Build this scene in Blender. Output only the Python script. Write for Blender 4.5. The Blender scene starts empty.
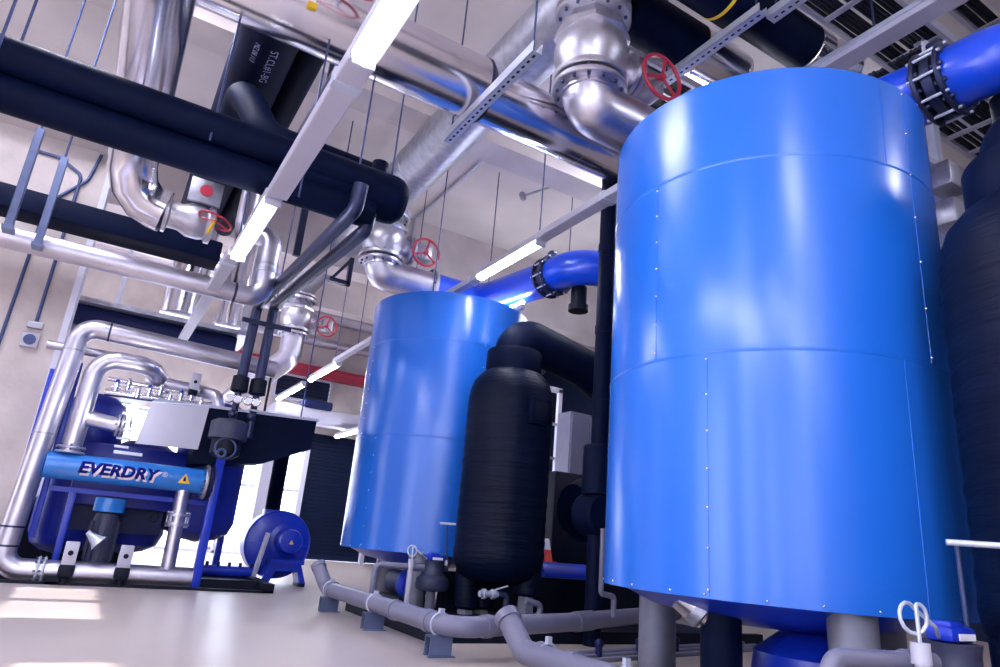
import bpy, bmesh, math, random
from mathutils import Vector, Matrix
random.seed(7)
S = bpy.context.scene
C = S.collection
PI = math.pi
V = Vector

# ------------------------------------------------------------------ materials
def mat(name, col, rough=.5, metal=0.0, noise=0.0, nscale=4.0, nstretch=(1, 1, 1), bump=0.0, bscale=20.0,
        bstretch=(1, 1, 1), coat=0.0, spec=.5, emit=None, estr=0.0, rvar=0.0, col2=None, aniso=0.0):
    m = bpy.data.materials.new(name); m.use_nodes = True
    nt = m.node_tree; N = nt.nodes; L = nt.links
    b = N['Principled BSDF']
    b.inputs['Base Color'].default_value = (*col, 1)
    b.inputs['Roughness'].default_value = rough
    b.inputs['Metallic'].default_value = metal
    b.inputs['Coat Weight'].default_value = coat
    b.inputs['Coat Roughness'].default_value = .12
    b.inputs['Specular IOR Level'].default_value = spec
    if emit:
        b.inputs['Emission Color'].default_value = (*emit, 1); b.inputs['Emission Strength'].default_value = estr
    tc = N.new('ShaderNodeTexCoord')
    def tex(scale, stretch, detail=4):
        mp = N.new('ShaderNodeMapping'); mp.inputs['Scale'].default_value = stretch
        L.new(tc.outputs['Object'], mp.inputs['Vector'])
        t = N.new('ShaderNodeTexNoise'); t.inputs['Scale'].default_value = scale; t.inputs['Detail'].default_value = detail
        L.new(mp.outputs[0], t.inputs['Vector']); return t
    if noise or col2:
        t = tex(nscale, nstretch)
        r = N.new('ShaderNodeValToRGB')
        c2 = col2 or tuple(max(0, c * (1 - noise)) for c in col)
        r.color_ramp.elements[0].position = .32; r.color_ramp.elements[1].position = .68
        r.color_ramp.elements[0].color = (*c2, 1); r.color_ramp.elements[1].color = (*col, 1)
        L.new(t.outputs['Fac'], r.inputs[0]); L.new(r.outputs[0], b.inputs['Base Color'])
        if rvar:
            mr = N.new('ShaderNodeMapRange'); mr.inputs['To Min'].default_value = max(.02, rough - rvar); mr.inputs['To Max'].default_value = rough + rvar
            L.new(t.outputs['Fac'], mr.inputs[0]); L.new(mr.outputs[0], b.inputs['Roughness'])
    if bump:
        t = tex(bscale, bstretch)
        bp = N.new('ShaderNodeBump'); bp.inputs['Strength'].default_value = bump; bp.inputs['Distance'].default_value = .02
        L.new(t.outputs['Fac'], bp.inputs['Height']); L.new(bp.outputs[0], b.inputs['Normal'])
    return m

M = {}
M['floor'] = mat('floor_epoxy', (.50, .42, .385), .36, noise=.14, nscale=1.3, rvar=.10, bump=.03, bscale=6)
M['concrete'] = mat('painted_concrete', (.76, .68, .67), .85, noise=.16, nscale=.8, bump=.15, bscale=12)
M['beam'] = mat('beam_concrete', (.70, .62, .61), .85, noise=.2, nscale=1.1, bump=.15, bscale=10)
M['wall'] = mat('wall_plaster', (.66, .575, .55), .85, noise=.25, nscale=1.6, bump=.2, bscale=14)
M['blue'] = mat('tank_blue_paint', (.013, .14, .64), .24, noise=.10, nscale=1.2, nstretch=(1, 1, .25), rvar=.03, spec=.6, bump=.015, bscale=1.6)
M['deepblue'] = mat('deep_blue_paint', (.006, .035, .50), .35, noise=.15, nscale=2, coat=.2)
M['shadeblue'] = mat('deep_blue_shaded', (.003, .016, .30), .35, noise=.2, nscale=2)  # deep blue paint with the shade inside the dryer put into the colour
M['pipeblue'] = mat('pipe_blue_paint', (.006, .065, .68), .28, noise=.12, nscale=3, coat=.3)
M['headerblue'] = mat('header_blue_paint', (.02, .19, .62), .25, noise=.1, nscale=3, coat=.4)
M['navy'] = mat('navy_paint', (.004, .010, .07), .5, spec=.25, noise=.2, nscale=4)
M['rubber'] = mat('black_rubber_insulation', (.0015, .005, .026), .55, noise=.3, nscale=5, bump=.05, bscale=9, spec=.08)
M['wrap'] = mat('wrapped_insulation', (.0015, .0045, .022), .45, spec=.12, noise=.3, nscale=3, bump=.55, bscale=3.2, bstretch=(1.2, 1.2, 9))
M['steel'] = mat('stainless_pipe', (.66, .63, .73), .36, 1.0, noise=.12, nscale=5, rvar=.07)
M['brush'] = mat('polished_cladding', (.80, .78, .85), .2, 1.0, noise=.06, nscale=3, rvar=.04)
M['cast'] = mat('cast_valve_metal', (.62, .60, .68), .36, .9, noise=.2, nscale=8, bump=.08, bscale=30)
M['galv'] = mat('galvanised_sheet', (.50, .50, .58), .42, .85, noise=.3, nscale=9, rvar=.1)
M['bluegalv'] = mat('blue_grey_galvanised', (.17, .21, .36), .4, .6, noise=.2, nscale=8)
M['rod'] = mat('dull_steel_rod', (.06, .08, .18), .45, .6)
M['darksteel'] = mat('dark_coated_steel', (.035, .042, .10), .36, .6, noise=.2, nscale=6)
M['white'] = mat('white_sheet_metal', (.50, .48, .58), .45, noise=.06, nscale=4)
M['strut'] = mat('strut_channel', (.62, .65, .78), .35, .4, noise=.15, nscale=7)
M['hole'] = mat('dark_slot', (.01, .012, .03), .8)
M['pvc'] = mat('grey_pvc', (.165, .16, .235), .35, noise=.08, nscale=6)
M['pvcdark'] = mat('dark_grey_plastic', (.026, .030, .072), .5, noise=.1, nscale=6)
M['leg'] = mat('leg_steel', (.24, .24, .31), .5, .3, noise=.25, nscale=5)
M['red'] = mat('red_enamel', (.42, .02, .05), .4)
M['redbeam'] = mat('red_beam_paint', (.48, .03, .07), .5, noise=.15, nscale=2)
M['tube'] = mat('lit_fluorescent_tube', (.9, .9, 1), .4, emit=(.84, .88, 1.0), estr=60)
M['glint'] = mat('sun_glint_glow', (.9, .9, 1), .4, emit=(.86, .9, 1.0), estr=40)  # emission that stands in for a sun glint on metal
M['black'] = mat('black_plastic', (.003, .005, .016), .5, spec=.2)
M['cable'] = mat('black_cable', (.008, .010, .022), .45)
M['shutter'] = mat('dark_shutter', (.004, .010, .036), .7, spec=.15, noise=.2, nscale=3)
M['yellow'] = mat('yellow_paint', (.85, .55, .02), .5)
M['orange'] = mat('cone_orange', (.85, .10, .06), .5)
M['cream'] = mat('white_label', (.85, .83, .90), .6)
M['ink'] = mat('navy_lettering', (.003, .006, .14), .7, spec=.1)
M['inkshade'] = mat('pale_lettering', (.75, .66, .68), .5)
M['greytext'] = mat('pale_blue_print', (.34, .38, .62), .6)
M['skirting'] = mat('pale_door_frame', (.70, .69, .80), .6)
M['snow'] = mat('outdoor_pale_ground', (.8, .8, .84), .9, noise=.3, nscale=1.5, bump=.4, bscale=3)

# ------------------------------------------------------------------ mesh builder
class MB:
    def __init__(s): s.v = []; s.f = []
    def add(s, vs, fs):
        o = len(s.v); s.v += [V(p) for p in vs]; s.f += [tuple(i + o for i in f) for f in fs]; return s
    def box(s, a, b, rot=None, bev=0.0):
        a, b = V(a), V(b); c = (a + b) / 2; h = (b - a) / 2
        h = V((abs(h.x), abs(h.y), abs(h.z)))
        if bev <= 0:
            vs = [V((x * h.x, y * h.y, z * h.z)) for x in (-1, 1) for y in (-1, 1) for z in (-1, 1)]
            fs = [(0, 1, 3, 2), (4, 6, 7, 5), (0, 4, 5, 1), (2, 3, 7, 6), (0, 2, 6, 4), (1, 5, 7, 3)]
        else:
            bm = bmesh.new(); bmesh.ops.create_cube(bm, size=2)
            for w in bm.verts: w.co = V((w.co.x * h.x, w.co.y * h.y, w.co.z * h.z))
            bmesh.ops.bevel(bm, geom=bm.edges[:], offset=min(bev, h.x * .9, h.y * .9, h.z * .9), segments=2, affect='EDGES', profile=.5)
            bm.verts.index_update(); vs = [w.co.copy() for w in bm.verts]; fs = [tuple(w.index for w in f.verts) for f in bm.faces]; bm.free()
        if rot: vs = [rot @ p for p in vs]
        return s.add([p + c for p in vs], fs)
    def frame(s, d):
        d = V(d).normalized(); u = d.orthogonal().normalized()
        if abs(d.z) < .99: u = d.cross(V((0, 0, 1))).normalized()
        else: u = V((1, 0, 0))
        return u, d.cross(u).normalized(), d
    def lathe(s, o, d, prof, n=32, ang=0.0):
        # profile of (radius, height along d)
        o = V(o); u, w, d = s.frame(d); vs = []; fs = []
        for (r, h) in prof:
            for i in range(n):
                a = 2 * PI * i / n + ang; vs.append(o + d * h + (u * math.cos(a) + w * math.sin(a)) * r)
        for k in range(len(prof) - 1):
            for i in range(n):
                j = (i + 1) % n; fs.append((k * n + i, k * n + j, (k + 1) * n + j, (k + 1) * n + i))
        if prof[0][0] > 1e-5: fs.append(tuple(reversed(range(n))))
        if prof[-1][0] > 1e-5: fs.append(tuple((len(prof) - 1) * n + i for i in range(n)))
        return s.add(vs, fs)
    def cyl(s, a, b, r, r2=None, n=24):
        a, b = V(a), V(b); return s.lathe(a, b - a, [(r, 0), (r if r2 is None else r2, (b - a).length)], n)
    def ring(s, a, b, ro, ri, n=32):
        a, b = V(a), V(b); h = (b - a).length
        return s.lathe(a, b - a, [(ri, 0), (ro, 0), (ro, h), (ri, h), (ri, 0)], n) if ri > 0 else s.cyl(a, b, ro, n=n)
    def sph(s, c, r, n=20, sc=(1, 1, 1)):
        vs = []; fs = []; m = max(8, n // 2)
        for k in range(m + 1):
            t = PI * k / m
            for i in range(n):
                a = 2 * PI * i / n; vs.append(V(c) + V((r * sc[0] * math.sin(t) * math.cos(a), r * sc[1] * math.sin(t) * math.sin(a), r * sc[2] * math.cos(t))))
        for k in range(m):
            for i in range(n):
                j = (i + 1) % n; fs.append((k * n + i, (k + 1) * n + i, (k + 1) * n + j, k * n + j))
        return s.add(vs, fs)
    def torus(s, c, d, R, r, n=40, m=10):
        u, w, d = s.frame(d); vs = []; fs = []
        for i in range(n):
            a = 2 * PI * i / n; e = u * math.cos(a) + w * math.sin(a)
            for k in range(m):
                b = 2 * PI * k / m; vs.append(V(c) + e * (R + r * math.cos(b)) + d * r * math.sin(b))
        for i in range(n):
            for k in range(m):
                fs.append((i * m + k, ((i + 1) % n) * m + k, ((i + 1) % n) * m + (k + 1) % m, i * m + (k + 1) % m))
        return s.add(vs, fs)
    def tube(s, pts, r, bend=None, n=24, seg=10, cap=True, mitre=False):
        pts = [V(p) for p in pts]; bend = r * 1.6 if bend is None else bend
        path = [pts[0]]
        for i in range(1, len(pts) - 1):
            p, q, t = pts[i - 1], pts[i], pts[i + 1]
            a = (p - q).normalized(); b = (t - q).normalized()
            th = a.angle(b)
            if th > PI - .02: path.append(q); continue
            k = min(bend / math.tan(th / 2), (p - q).length * .49, (t - q).length * .49)
            if i == 1: k = min(bend / math.tan(th / 2), (p - q).length * .98, (t - q).length * (.98 if i == len(pts) - 2 else .49))
            elif i == len(pts) - 2: k = min(bend / math.tan(th / 2), (p - q).length * .49, (t - q).length * .98)
            R = k * math.tan(th / 2); c = q + (a + b).normalized() * (R / math.sin(th / 2))
            e0 = (q + a * k - c); e1 = (q + b * k - c); tot = e0.angle(e1); ax = e0.cross(e1).normalized()
            for j in range(seg + 1): path.append(c + Matrix.Rotation(tot * j / seg, 3, ax) @ e0)
        path.append(pts[-1])
        P2 = [path[0]]
        for p in path[1:]:
            if (p - P2[-1]).length > 1e-4: P2.append(p)
        path = P2; vs = []; fs = []; u = None
        for i, p in enumerate(path):
            d = (path[min(i + 1, len(path) - 1)] - path[max(i - 1, 0)]).normalized()
            if u is None: u, w, _ = s.frame(d)
            else:
                u = (u - d * u.dot(d)).normalized(); w = d.cross(u)
            w = d.cross(u).normalized()
            for k in range(n):
                a = 2 * PI * k / n; vs.append(p + (u * math.cos(a) + w * math.sin(a)) * r)
        for i in range(len(path) - 1):
            for k in range(n):
                j = (k + 1) % n; fs.append((i * n + k, i * n + j, (i + 1) * n + j, (i + 1) * n + k))
        if cap:
            fs.append(tuple(reversed(range(n)))); fs.append(tuple((len(path) - 1) * n + k for k in range(n)))
        return s.add(vs, fs)
    def prism(s, poly, h):
        # poly: list of 3-D points, extruded by vector h
        n = len(poly); vs = [V(p) for p in poly] + [V(p) + V(h) for p in poly]
        fs = [tuple(reversed(range(n))), tuple(range(n, 2 * n))] + [(i, (i + 1) % n, n + (i + 1) % n, n + i) for i in range(n)]
        return s.add(vs, fs)

BASE = {}
def mk(name, mb, m, loc, parent=None, smooth=True):
    me = bpy.data.meshes.new(name)
    L = V(loc)
    me.from_pydata([tuple(p - L) for p in mb.v], [], mb.f)
    bm = bmesh.new(); bm.from_mesh(me); bmesh.ops.recalc_face_normals(bm, faces=bm.faces[:]); bm.to_mesh(me); bm.free()
    me.materials.append(m)
    o = bpy.data.objects.new(name, me); C.objects.link(o)
    if smooth:
        for p in me.polygons: p.use_smooth = True
        try: me.set_sharp_from_angle(angle=math.radians(38))
        except Exception: pass
    if parent: o.parent = parent
    else: o.location = L
    BASE[o] = L
    return o
def tag(o, label, cat, group=None, kind=None):
    if label: o['label'] = label
    if cat: o['category'] = cat
    if group: o['group'] = group
    if kind: o['kind'] = kind
    return o
def thing(name, label, cat, loc=(0, 0, 0), group=None):
    o = bpy.data.objects.new(name, None); C.objects.link(o); o.location = loc; o.empty_display_size = .1
    BASE[o] = V(loc); return tag(o, label, cat, group)
def part(name, mb, m, parent, label=None, smooth=True):
    o = mk(name, mb, M[m], BASE[parent], parent, smooth)
    if label: o['label'] = label
    return o
def single(name, mb, m, label, cat, loc, group=None, smooth=True, kind=None):
    return tag(mk(name, mb, M[m], loc, None, smooth), label, cat, group, kind)
def struct(name, mb, m, loc=(0, 0, 0)):
    return tag(mk(name, mb, M[m], loc, None, False), None, None, None, 'structure')
def copy_tree(o, parent=None):
    c = o.copy(); C.objects.link(c)
    if parent: c.parent = parent
    for ch in list(o.children): copy_tree(ch, c)
    return c
def dup(o, delta, label):
    c = copy_tree(o); c.location = o.location + V(delta); c['label'] = label; return c
def bolts(parent, c, d, R, n, r=.018, h=.03, m='rod', a0=0.0):
    mb = MB(); u, w, d = mb.frame(d)
    for i in range(n):
        a = 2 * PI * i / n + a0; p = V(c) + (u * math.cos(a) + w * math.sin(a)) * R
        part('bolt', MB().lathe(p - d * h / 2, d, [(r, 0), (r, h)], 6), m, parent)
def text_mesh(body, size, shear=0.0, bold=0.0, spacing=1.0):
    cu = bpy.data.curves.new('lettering', 'FONT'); cu.body = body; cu.size = size; cu.shear = shear; cu.offset = bold; cu.space_character = spacing
    cu.resolution_u = 3
    ob = bpy.data.objects.new('lettering_source', cu); C.objects.link(ob)
    dg = bpy.context.evaluated_depsgraph_get(); dg.update()
    me = bpy.data.meshes.new_from_object(ob.evaluated_get(dg))
    C.objects.unlink(ob); bpy.data.objects.remove(ob)
    bm = bmesh.new(); bm.from_mesh(me)
    ys = [v.co.y for v in bm.verts]; y0, y1 = min(ys), max(ys)
    for k in range(1, 12):
        bmesh.ops.bisect_plane(bm, geom=bm.verts[:] + bm.edges[:] + bm.faces[:], plane_co=(0, y0 + (y1 - y0) * k / 12, 0), plane_no=(0, 1, 0))
    bm.verts.index_update()
    vs = [v.co.copy() for v in bm.verts]; fs = [tuple(v.index for v in f.verts) for f in bm.faces]; bm.free()
    return vs, fs

# ------------------------------------------------------------------ setting
struct('floor', MB().box((-6, -6, -.2), (16, 21, 0)), 'floor')
struct('ceiling', MB().box((-6, -6, 8.0), (16, 21.4, 8.3)), 'concrete')
# cross beams and a long beam under the slab
struct('trim_1', MB().box((-6, 8.5, 7.2), (16, 9.1, 8.0)), 'beam')
struct('trim_2', MB().box((-6, 13.45, 6.3), (16, 14.0, 8.0)), 'beam')
struct('trim_3', MB().box((-6, 2.0, 7.2), (16, 2.6, 8.0)), 'beam')
struct('trim_4', MB().box((-2.6, -6, 7.3), (-2.1, 8.5, 8.0)), 'beam')
struct('trim_5', MB().box((-6, 17.3, 6.6), (16, 17.7, 8.0)), 'beam')
# left wall: pier that faces the camera, with its pale edge strip, plus the unseen side wall, its openings placed for the light
struct('wall_left', MB().box((-6, 10.62, 0), (-.80, 11.0, 5.9)), 'wall')
struct('trim_6', MB().box((-6, 10.2, 5.9), (-.6, 11.1, 6.5)), 'beam')
struct('trim_7', MB().box((-.80, 10.58, 0), (-.72, 11.04, 5.9)), 'skirting')
side = MB()
def window_wall(mb, a, b, z1, holes, axis):
    # solid wall from a to b with openings (from, to, bottom, top); axis 0 runs along X, 1 along Y
    def slab(u0, u1, lo, hi):
        if hi - lo < .01 or u1 - u0 < .01: return
        if axis: mb.box((-5.3, u0, lo), (-5.0, u1, hi))
        else: mb.box((u0, -6.2, lo), (u1, -6.0, hi))
    p = a
    for (u0, u1, lo, hi) in holes:
        slab(p, u0, 0, z1); slab(u0, u1, 0, lo); slab(u0, u1, hi, z1); p = u1
    slab(p, b, 0, z1)
window_wall(side, -6, 21, 8, [(-4.6, -3.2, .15, 4.2), (-1.6, -.4, .15, 7.8), (1.2, 2.8, .15, 4.2), (3.4, 4.2, .15, 4.2), (4.35, 5.15, 5.1, 5.95), (7.1, 9.9, 4.80, 5.92), (10.0, 12.4, .15, 4.2), (13.4, 15.4, .15, 6.0), (16.4, 19.5, .15, 6.0)], 1)
struct('wall_side', side, 'wall')
rear = MB()
window_wall(rear, -6, 16, 8, [(-4.6, -3.4, .15, 4.2), (-2.3, -1.2, .15, 7.9), (.2, .9, 3.5, 7.9), (9.6, 10.7, 5.4, 7.9)], 0)  # unseen rear wall, openings placed to put highlights on the tanks
struct('unseen_wall_rear', rear, 'wall')
struct('unseen_wall_right', MB().box((14.0, -6, 0), (14.3, 21.4, 8)), 'shutter')  # unseen wall, kept dark to cut bounce light on the right
struct('added_rear_dark_panel', MB().box((3.0, -5.98, 0), (13.9, -5.9, 5.2)), 'shutter')  # unseen dark panel added to cut bounce light from the rear wall
back = MB()
back.box((-6, 21, 3.75), (16, 21.3, 8)).box((-6, 21, 0), (-.6, 21.3, 3.75)).box((5.45, 21, 0), (5.62, 21.3, 3.75)).box((9.6, 21, 0), (16, 21.3, 3.75))
struct('wall_back', back, 'wall')
win = MB()
for x in (-.6, 1.4, 3.35, 4.55): win.box((x, 21.05, .0), (x + .10, 21.2, 3.75))
for z in (.0, 1.9, 3.62): win.box((-.6, 21.05, z), (5.45, 21.2, z + .08))
struct('window_1', win, 'skirting')
sh = MB(); sh.box((5.62, 21.16, 0), (9.6, 21.2, 3.75))
for k in range(31): sh.box((5.62, 21.12, .02 + k * .12), (9.6, 21.16, .02 + k * .12 + .116), bev=.008)
struct('door_1', sh, 'shutter')
struct('trim_8', MB().box((5.45, 20.94, 0), (5.60, 21.0, 4.0)), 'skirting')
struct('ground', MB().box((-8, 21.3, -.2), (14, 40, -.02)), 'snow')

# outdoor heap seen through the back window
hp = MB()
for k in range(14):
    hp.sph((random.uniform(2.6, 5.2), 23 + random.uniform(0, 1.2), random.uniform(0, .35)), random.uniform(.25, .5), 12, (1, 1, .7))
single('white_sack_heap', hp, 'snow', 'white heap outside the bright back window beyond the blue fan', 'heap', (4, 23, 0))

# ------------------------------------------------------------------ big blue tanks
TX, T1Y, T2Y = 4.46, 3.41, 9.405
def build_tank():
    cx, cy = TX, T1Y
    t = thing('storage_tank', 'huge bright blue insulated tank nearest the camera on the right', 'tank', (cx, cy, 0), 'blue upright tanks')
    part('shell', MB().lathe((cx, cy, 0), (0, 0, 1), [(1.21, .74), (1.21, .70), (1.25, .70), (1.25, 4.335), (1.235, 4.35), (.6, 4.40), (0, 4.41)], 128), 'blue', t)
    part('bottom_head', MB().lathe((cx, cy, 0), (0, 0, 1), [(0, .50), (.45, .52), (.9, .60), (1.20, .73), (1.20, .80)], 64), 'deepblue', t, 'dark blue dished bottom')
    for z in (2.23, 3.63):
        part('seam', MB().lathe((cx, cy, 0), (0, 0, 1), [(1.249, z - .018), (1.2545, z - .010), (1.2545, z + .006), (1.249, z + .010)], 128), 'blue', t)
    for a, z0, z1 in ((-160, .71, 2.22), (-178.6, 2.24, 3.62), (-91, 2.24, 4.33), (-102, 3.64, 4.33), (-103, .71, 2.22)):
        e = V((math.cos(math.radians(a)), math.sin(math.radians(a)), 0)); tt = V((-e.y, e.x, 0)); o = V((cx, cy, 0)) + e * 1.25
        part('lap_seam', MB().prism([o + tt * .006 - e * .004 + V((0, 0, z0)), o + tt * .004 + e * .003 + V((0, 0, z0)), o - tt * .004 + e * .003 + V((0, 0, z0)), o - tt * .006 - e * .004 + V((0, 0, z0))], (0, 0, z1 - z0)), 'blue', t)
        n = 7 if z1 - z0 > 1 else 4
        for k in range(n if a not in (-102, -103) else 0):
            p = o + V((0, 0, z0 + .04 + (z1 - z0 - .08) * k / (n - 1)))
            part('rivet', MB().sph(p + e * .003, .0095, 8), 'brush', t)
    for k in range(16):
        a = math.radians(-230 + k * 14 + random.uniform(-3, 3)); p = V((cx + 1.252 * math.cos(a), cy + 1.252 * math.sin(a), .725))
        part('rivet', MB().sph(p, .0085, 8), 'brush', t)
    for a in (101, 238, 350):
        a = math.radians(a); x, y = cx + 1.03 * math.cos(a), cy + 1.03 * math.sin(a)
        if a > 3 and a < 5: x, y = 3.93, 2.50
        rr = .135 if y < 3 else .15
        lg = part('leg', MB().lathe((x, y, 0), (0, 0, 1), [(rr, .02), (rr, .78)], 32), 'leg', t)
        part('foot_plate', MB().box((x - .2, y - .2, 0), (x + .2, y + .2, .02)), 'leg', lg, smooth=False)
    return t
tank = build_tank()
dup(tank, (0, T2Y - T1Y, 0), 'smaller looking blue insulated tank in the middle, behind the black wrapped vessel')

# ------------------------------------------------------------------ black wrapped vessels
VX, V1Y, V2Y = 4.52, 1.461, 7.456
def build_vessel():
    x, y = VX, V2Y
    t = thing('separator_vessel', 'black wrapped vessel with bent top pipe standing before the middle blue tank', 'vessel', (x, y, 0), 'black insulated vessels')
    pr = [(0, .42), (.3, .45), (.47, .53), (.555, .68)]
    z = .74
    while z < 2.72: pr.append((.56 + .004 * math.sin(z * 41) + random.uniform(-.003, .003), z)); z += .045
    pr += [(.555, 2.74), (.545, 2.83), (.50, 2.96), (.41, 3.07), (.32, 3.12), (.0, 3.14)]
    part('body', MB().lathe((x, y, 0), (0, 0, 1), pr, 64), 'wrap', t)
    part('neck_collar', MB().lathe((x, y, 0), (0, 0, 1), [(.28, 3.06), (.365, 3.08), (.375, 3.14), (.375, 3.36), (.36, 3.39), (.28, 3.40)], 48), 'rubber', t)
    part('outlet_bend', MB().tube([(x, y, 3.36), (x, y, 3.66), (x + 1.2, y, 3.42), (x + 2.3, y, 2.85), (x + 2.3, y, 2.0)], .28, .46, 40, 14), 'rubber', t)
    rb = MB()
    for k in range(9):
        a = .15 + k * .12; c = V((x + .03 + .46 - .46 * math.cos(a), y, 3.48 + .36 * math.sin(a)))
    a = math.radians(-82); e = V((math.cos(a), math.sin(a), 0)); rot = Matrix.Rotation(a, 3, 'Z')
    c = V((x, y, 2.53)) + e * .565
    np_ = part('nameplate_frame', MB().box(c + V((-.05, -.15, -.17)), c + V((.05, .15, .17)), rot, .015), 'rubber', t)
    part('nameplate', MB().box(c + e * .052 + V((-.006, -.10, -.11)), c + e * .052 + V((.006, .10, .11)), rot, .004), 'black', np_)
    for an in (-46, 85, 128):
        a = math.radians(an); lx, ly = x + .38 * math.cos(a), y + .38 * math.sin(a)
        lg = part('leg', MB().lathe((lx, ly, 0), (0, 0, 1), [(.105, 0), (.105, .50)], 6), 'leg', t)
        zb = 0 if an < 0 else .22
        part('leg_wrap', MB().lathe((lx, ly, 0), (0, 0, 1), [(.12, .34 - zb), (.155, .37 - zb), (.17, .8), (.12, .95)], 24), 'wrap', lg, 'black wrapping on the upper leg')
    return t
ves = build_vessel()
dup(ves, (-.05, V1Y - V2Y, 0), 'black wrapped vessel cut off by the right edge of the picture')

# ------------------------------------------------------------------ inlet valves and pipes
IX, I1Y, I2Y, I3Y = 3.58, 4.82, 10.82, 16.82
def flange(t, c, d, r, h, n, m='cast', br=.020, name='flange', ri=0.0):
    c = V(c); d = V(d).normalized()
    f = part(name, MB().lathe(c - d * h / 2, d, [(r - .012, 0), (r, .012), (r, h - .012), (r - .012, h)], 48), m, t)
    if n: bolts(f, c, d, r * .86, n, br, h + .05)
    return f
def build_gate_valve(full):
    x, y = IX, I1Y
    t = thing('gate_valve', 'large silver gate valve with red wheel above the nearest blue tank', 'valve', (x, y, 5.60), 'red wheeled gate valves')
    part('body', MB().lathe((x, y, 0), (0, 0, 1), [(.30, 5.62), (.31, 5.72), (.36, 5.80), (.395, 5.92), (.40, 6.02), (.385, 6.12), (.36, 6.18)], 48), 'cast', t)
    part('bonnet', MB().lathe((x, y, 0), (0, 0, 1), [(.38, 6.16), (.415, 6.19), (.415, 6.25), (.37, 6.28), (.31, 6.34), (.29, 6.46)], 8, .2), 'cast', t)
    nb = 14 if full else 0
    flange(t, (x, y, 5.66), (0, 0, 1), .40, .075, nb); flange(t, (x, y, 5.55), (0, 0, 1), .40, .06, nb)
    flange(t, (x, y, 6.48), (0, 0, 1), .42, .075, nb); flange(t, (x, y, 6.58), (0, 0, 1), .42, .06, nb)
    part('bonnet_neck', MB().lathe((x + .3, y, 5.95), (1, 0, 0), [(.20, 0), (.18, .14), (.27, .15), (.27, .20), (.2, .21), (.27, .22), (.27, .27), (.16, .29), (.15, .36)], 24), 'cast', t)
    gb = part('gearbox', MB().box((x + .62, y - .18, 5.80), (x + .92, y + .10, 6.10), bev=.05).cyl((x + .72, y - .16, 5.86), (x + .72, y - .32, 5.86), .045), 'cast', t)
    hw = part('handwheel', MB().torus((x + .71, y - .34, 5.86), (0, 1, 0), .26, .022, 48, 10), 'red', t, 'red rim with three spokes')
    for k in range(3):
        a = math.radians(80 + 120 * k); c = V((x + .71, y - .34, 5.86))
        part('spoke', MB().cyl(c, c + V((math.cos(a) * .255, 0, math.sin(a) * .255)), .017, n=8), 'red', hw)
    part('hub', MB().cyl((x + .71, y - .37, 5.86), (x + .71, y - .30, 5.86), .04, n=16), 'red', hw)
    return t
gv = build_gate_valve(True)
dup(gv, (0, I2Y - I1Y, 0), 'silver gate valve with red wheel above the middle blue tank')
dup(gv, (0, I3Y - I1Y, 0), 'farthest silver gate valve with red wheel near the red beam')

def inlet(y, label, dirn):
    t = thing('inlet_pipe', label, 'pipe', (IX, y, 4.95), 'silver inlet bends under the gate valves')
    if dirn == 'x': pts = [(IX, y, 5.53), (IX, y, 5.35), (4.62, y, 5.35)]
    else: pts = [(IX, y, 5.53), (IX, y, 4.95), (IX - .75, y + .5, 4.15)]
    part('bend', MB().tube(pts, .285, .32, 40, 14), 'steel', t)
    part('weld_neck', MB().lathe((IX, y, 5.46), (0, 0, 1), [(.304, 0), (.307, .03), (.304, .06)], 40), 'steel', t)
    if dirn != 'x': part('reducer', MB().cyl((IX - .68, y + .45, 4.23), (IX - 1.5, y + 1.0, 3.35), .30, .12, 32), 'steel', t)
    if dirn == 'x': flange(t, (4.60, y, 5.35), (1, 0, 0), .37, .06, 10)
    return t
inlet(I1Y, 'silver elbow pipe passing behind the top of the nearest blue tank', 'x')
inlet(I2Y, 'silver elbow pipe passing behind the top of the middle blue tank', 'x')
inlet(I3Y, 'silver elbow pipe bending down below the farthest gate valve', 'y')

hd = thing('header_duct', 'thick galvanised header running back under the ceiling above the three gate valves', 'duct', (3.58, 4.4, 6.95))
part('duct', MB().tube([(3.6, 4.25, 6.98), (3.6, 17.3, 6.98)], .385, n=48), 'galv', hd)
for y in (I1Y, I2Y, I3Y): part('branch', MB().cyl((IX, y, 6.60), (IX, y, 6.75), .30, n=32), 'galv', hd)
for y in (7.4, 9.6, 12.6): part('joint_band', MB().lathe((3.6, y, 6.98), (0, 1, 0), [(.385, 0), (.394, .01), (.394, .06), (.385, .07)], 48), 'galv', hd)

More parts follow.
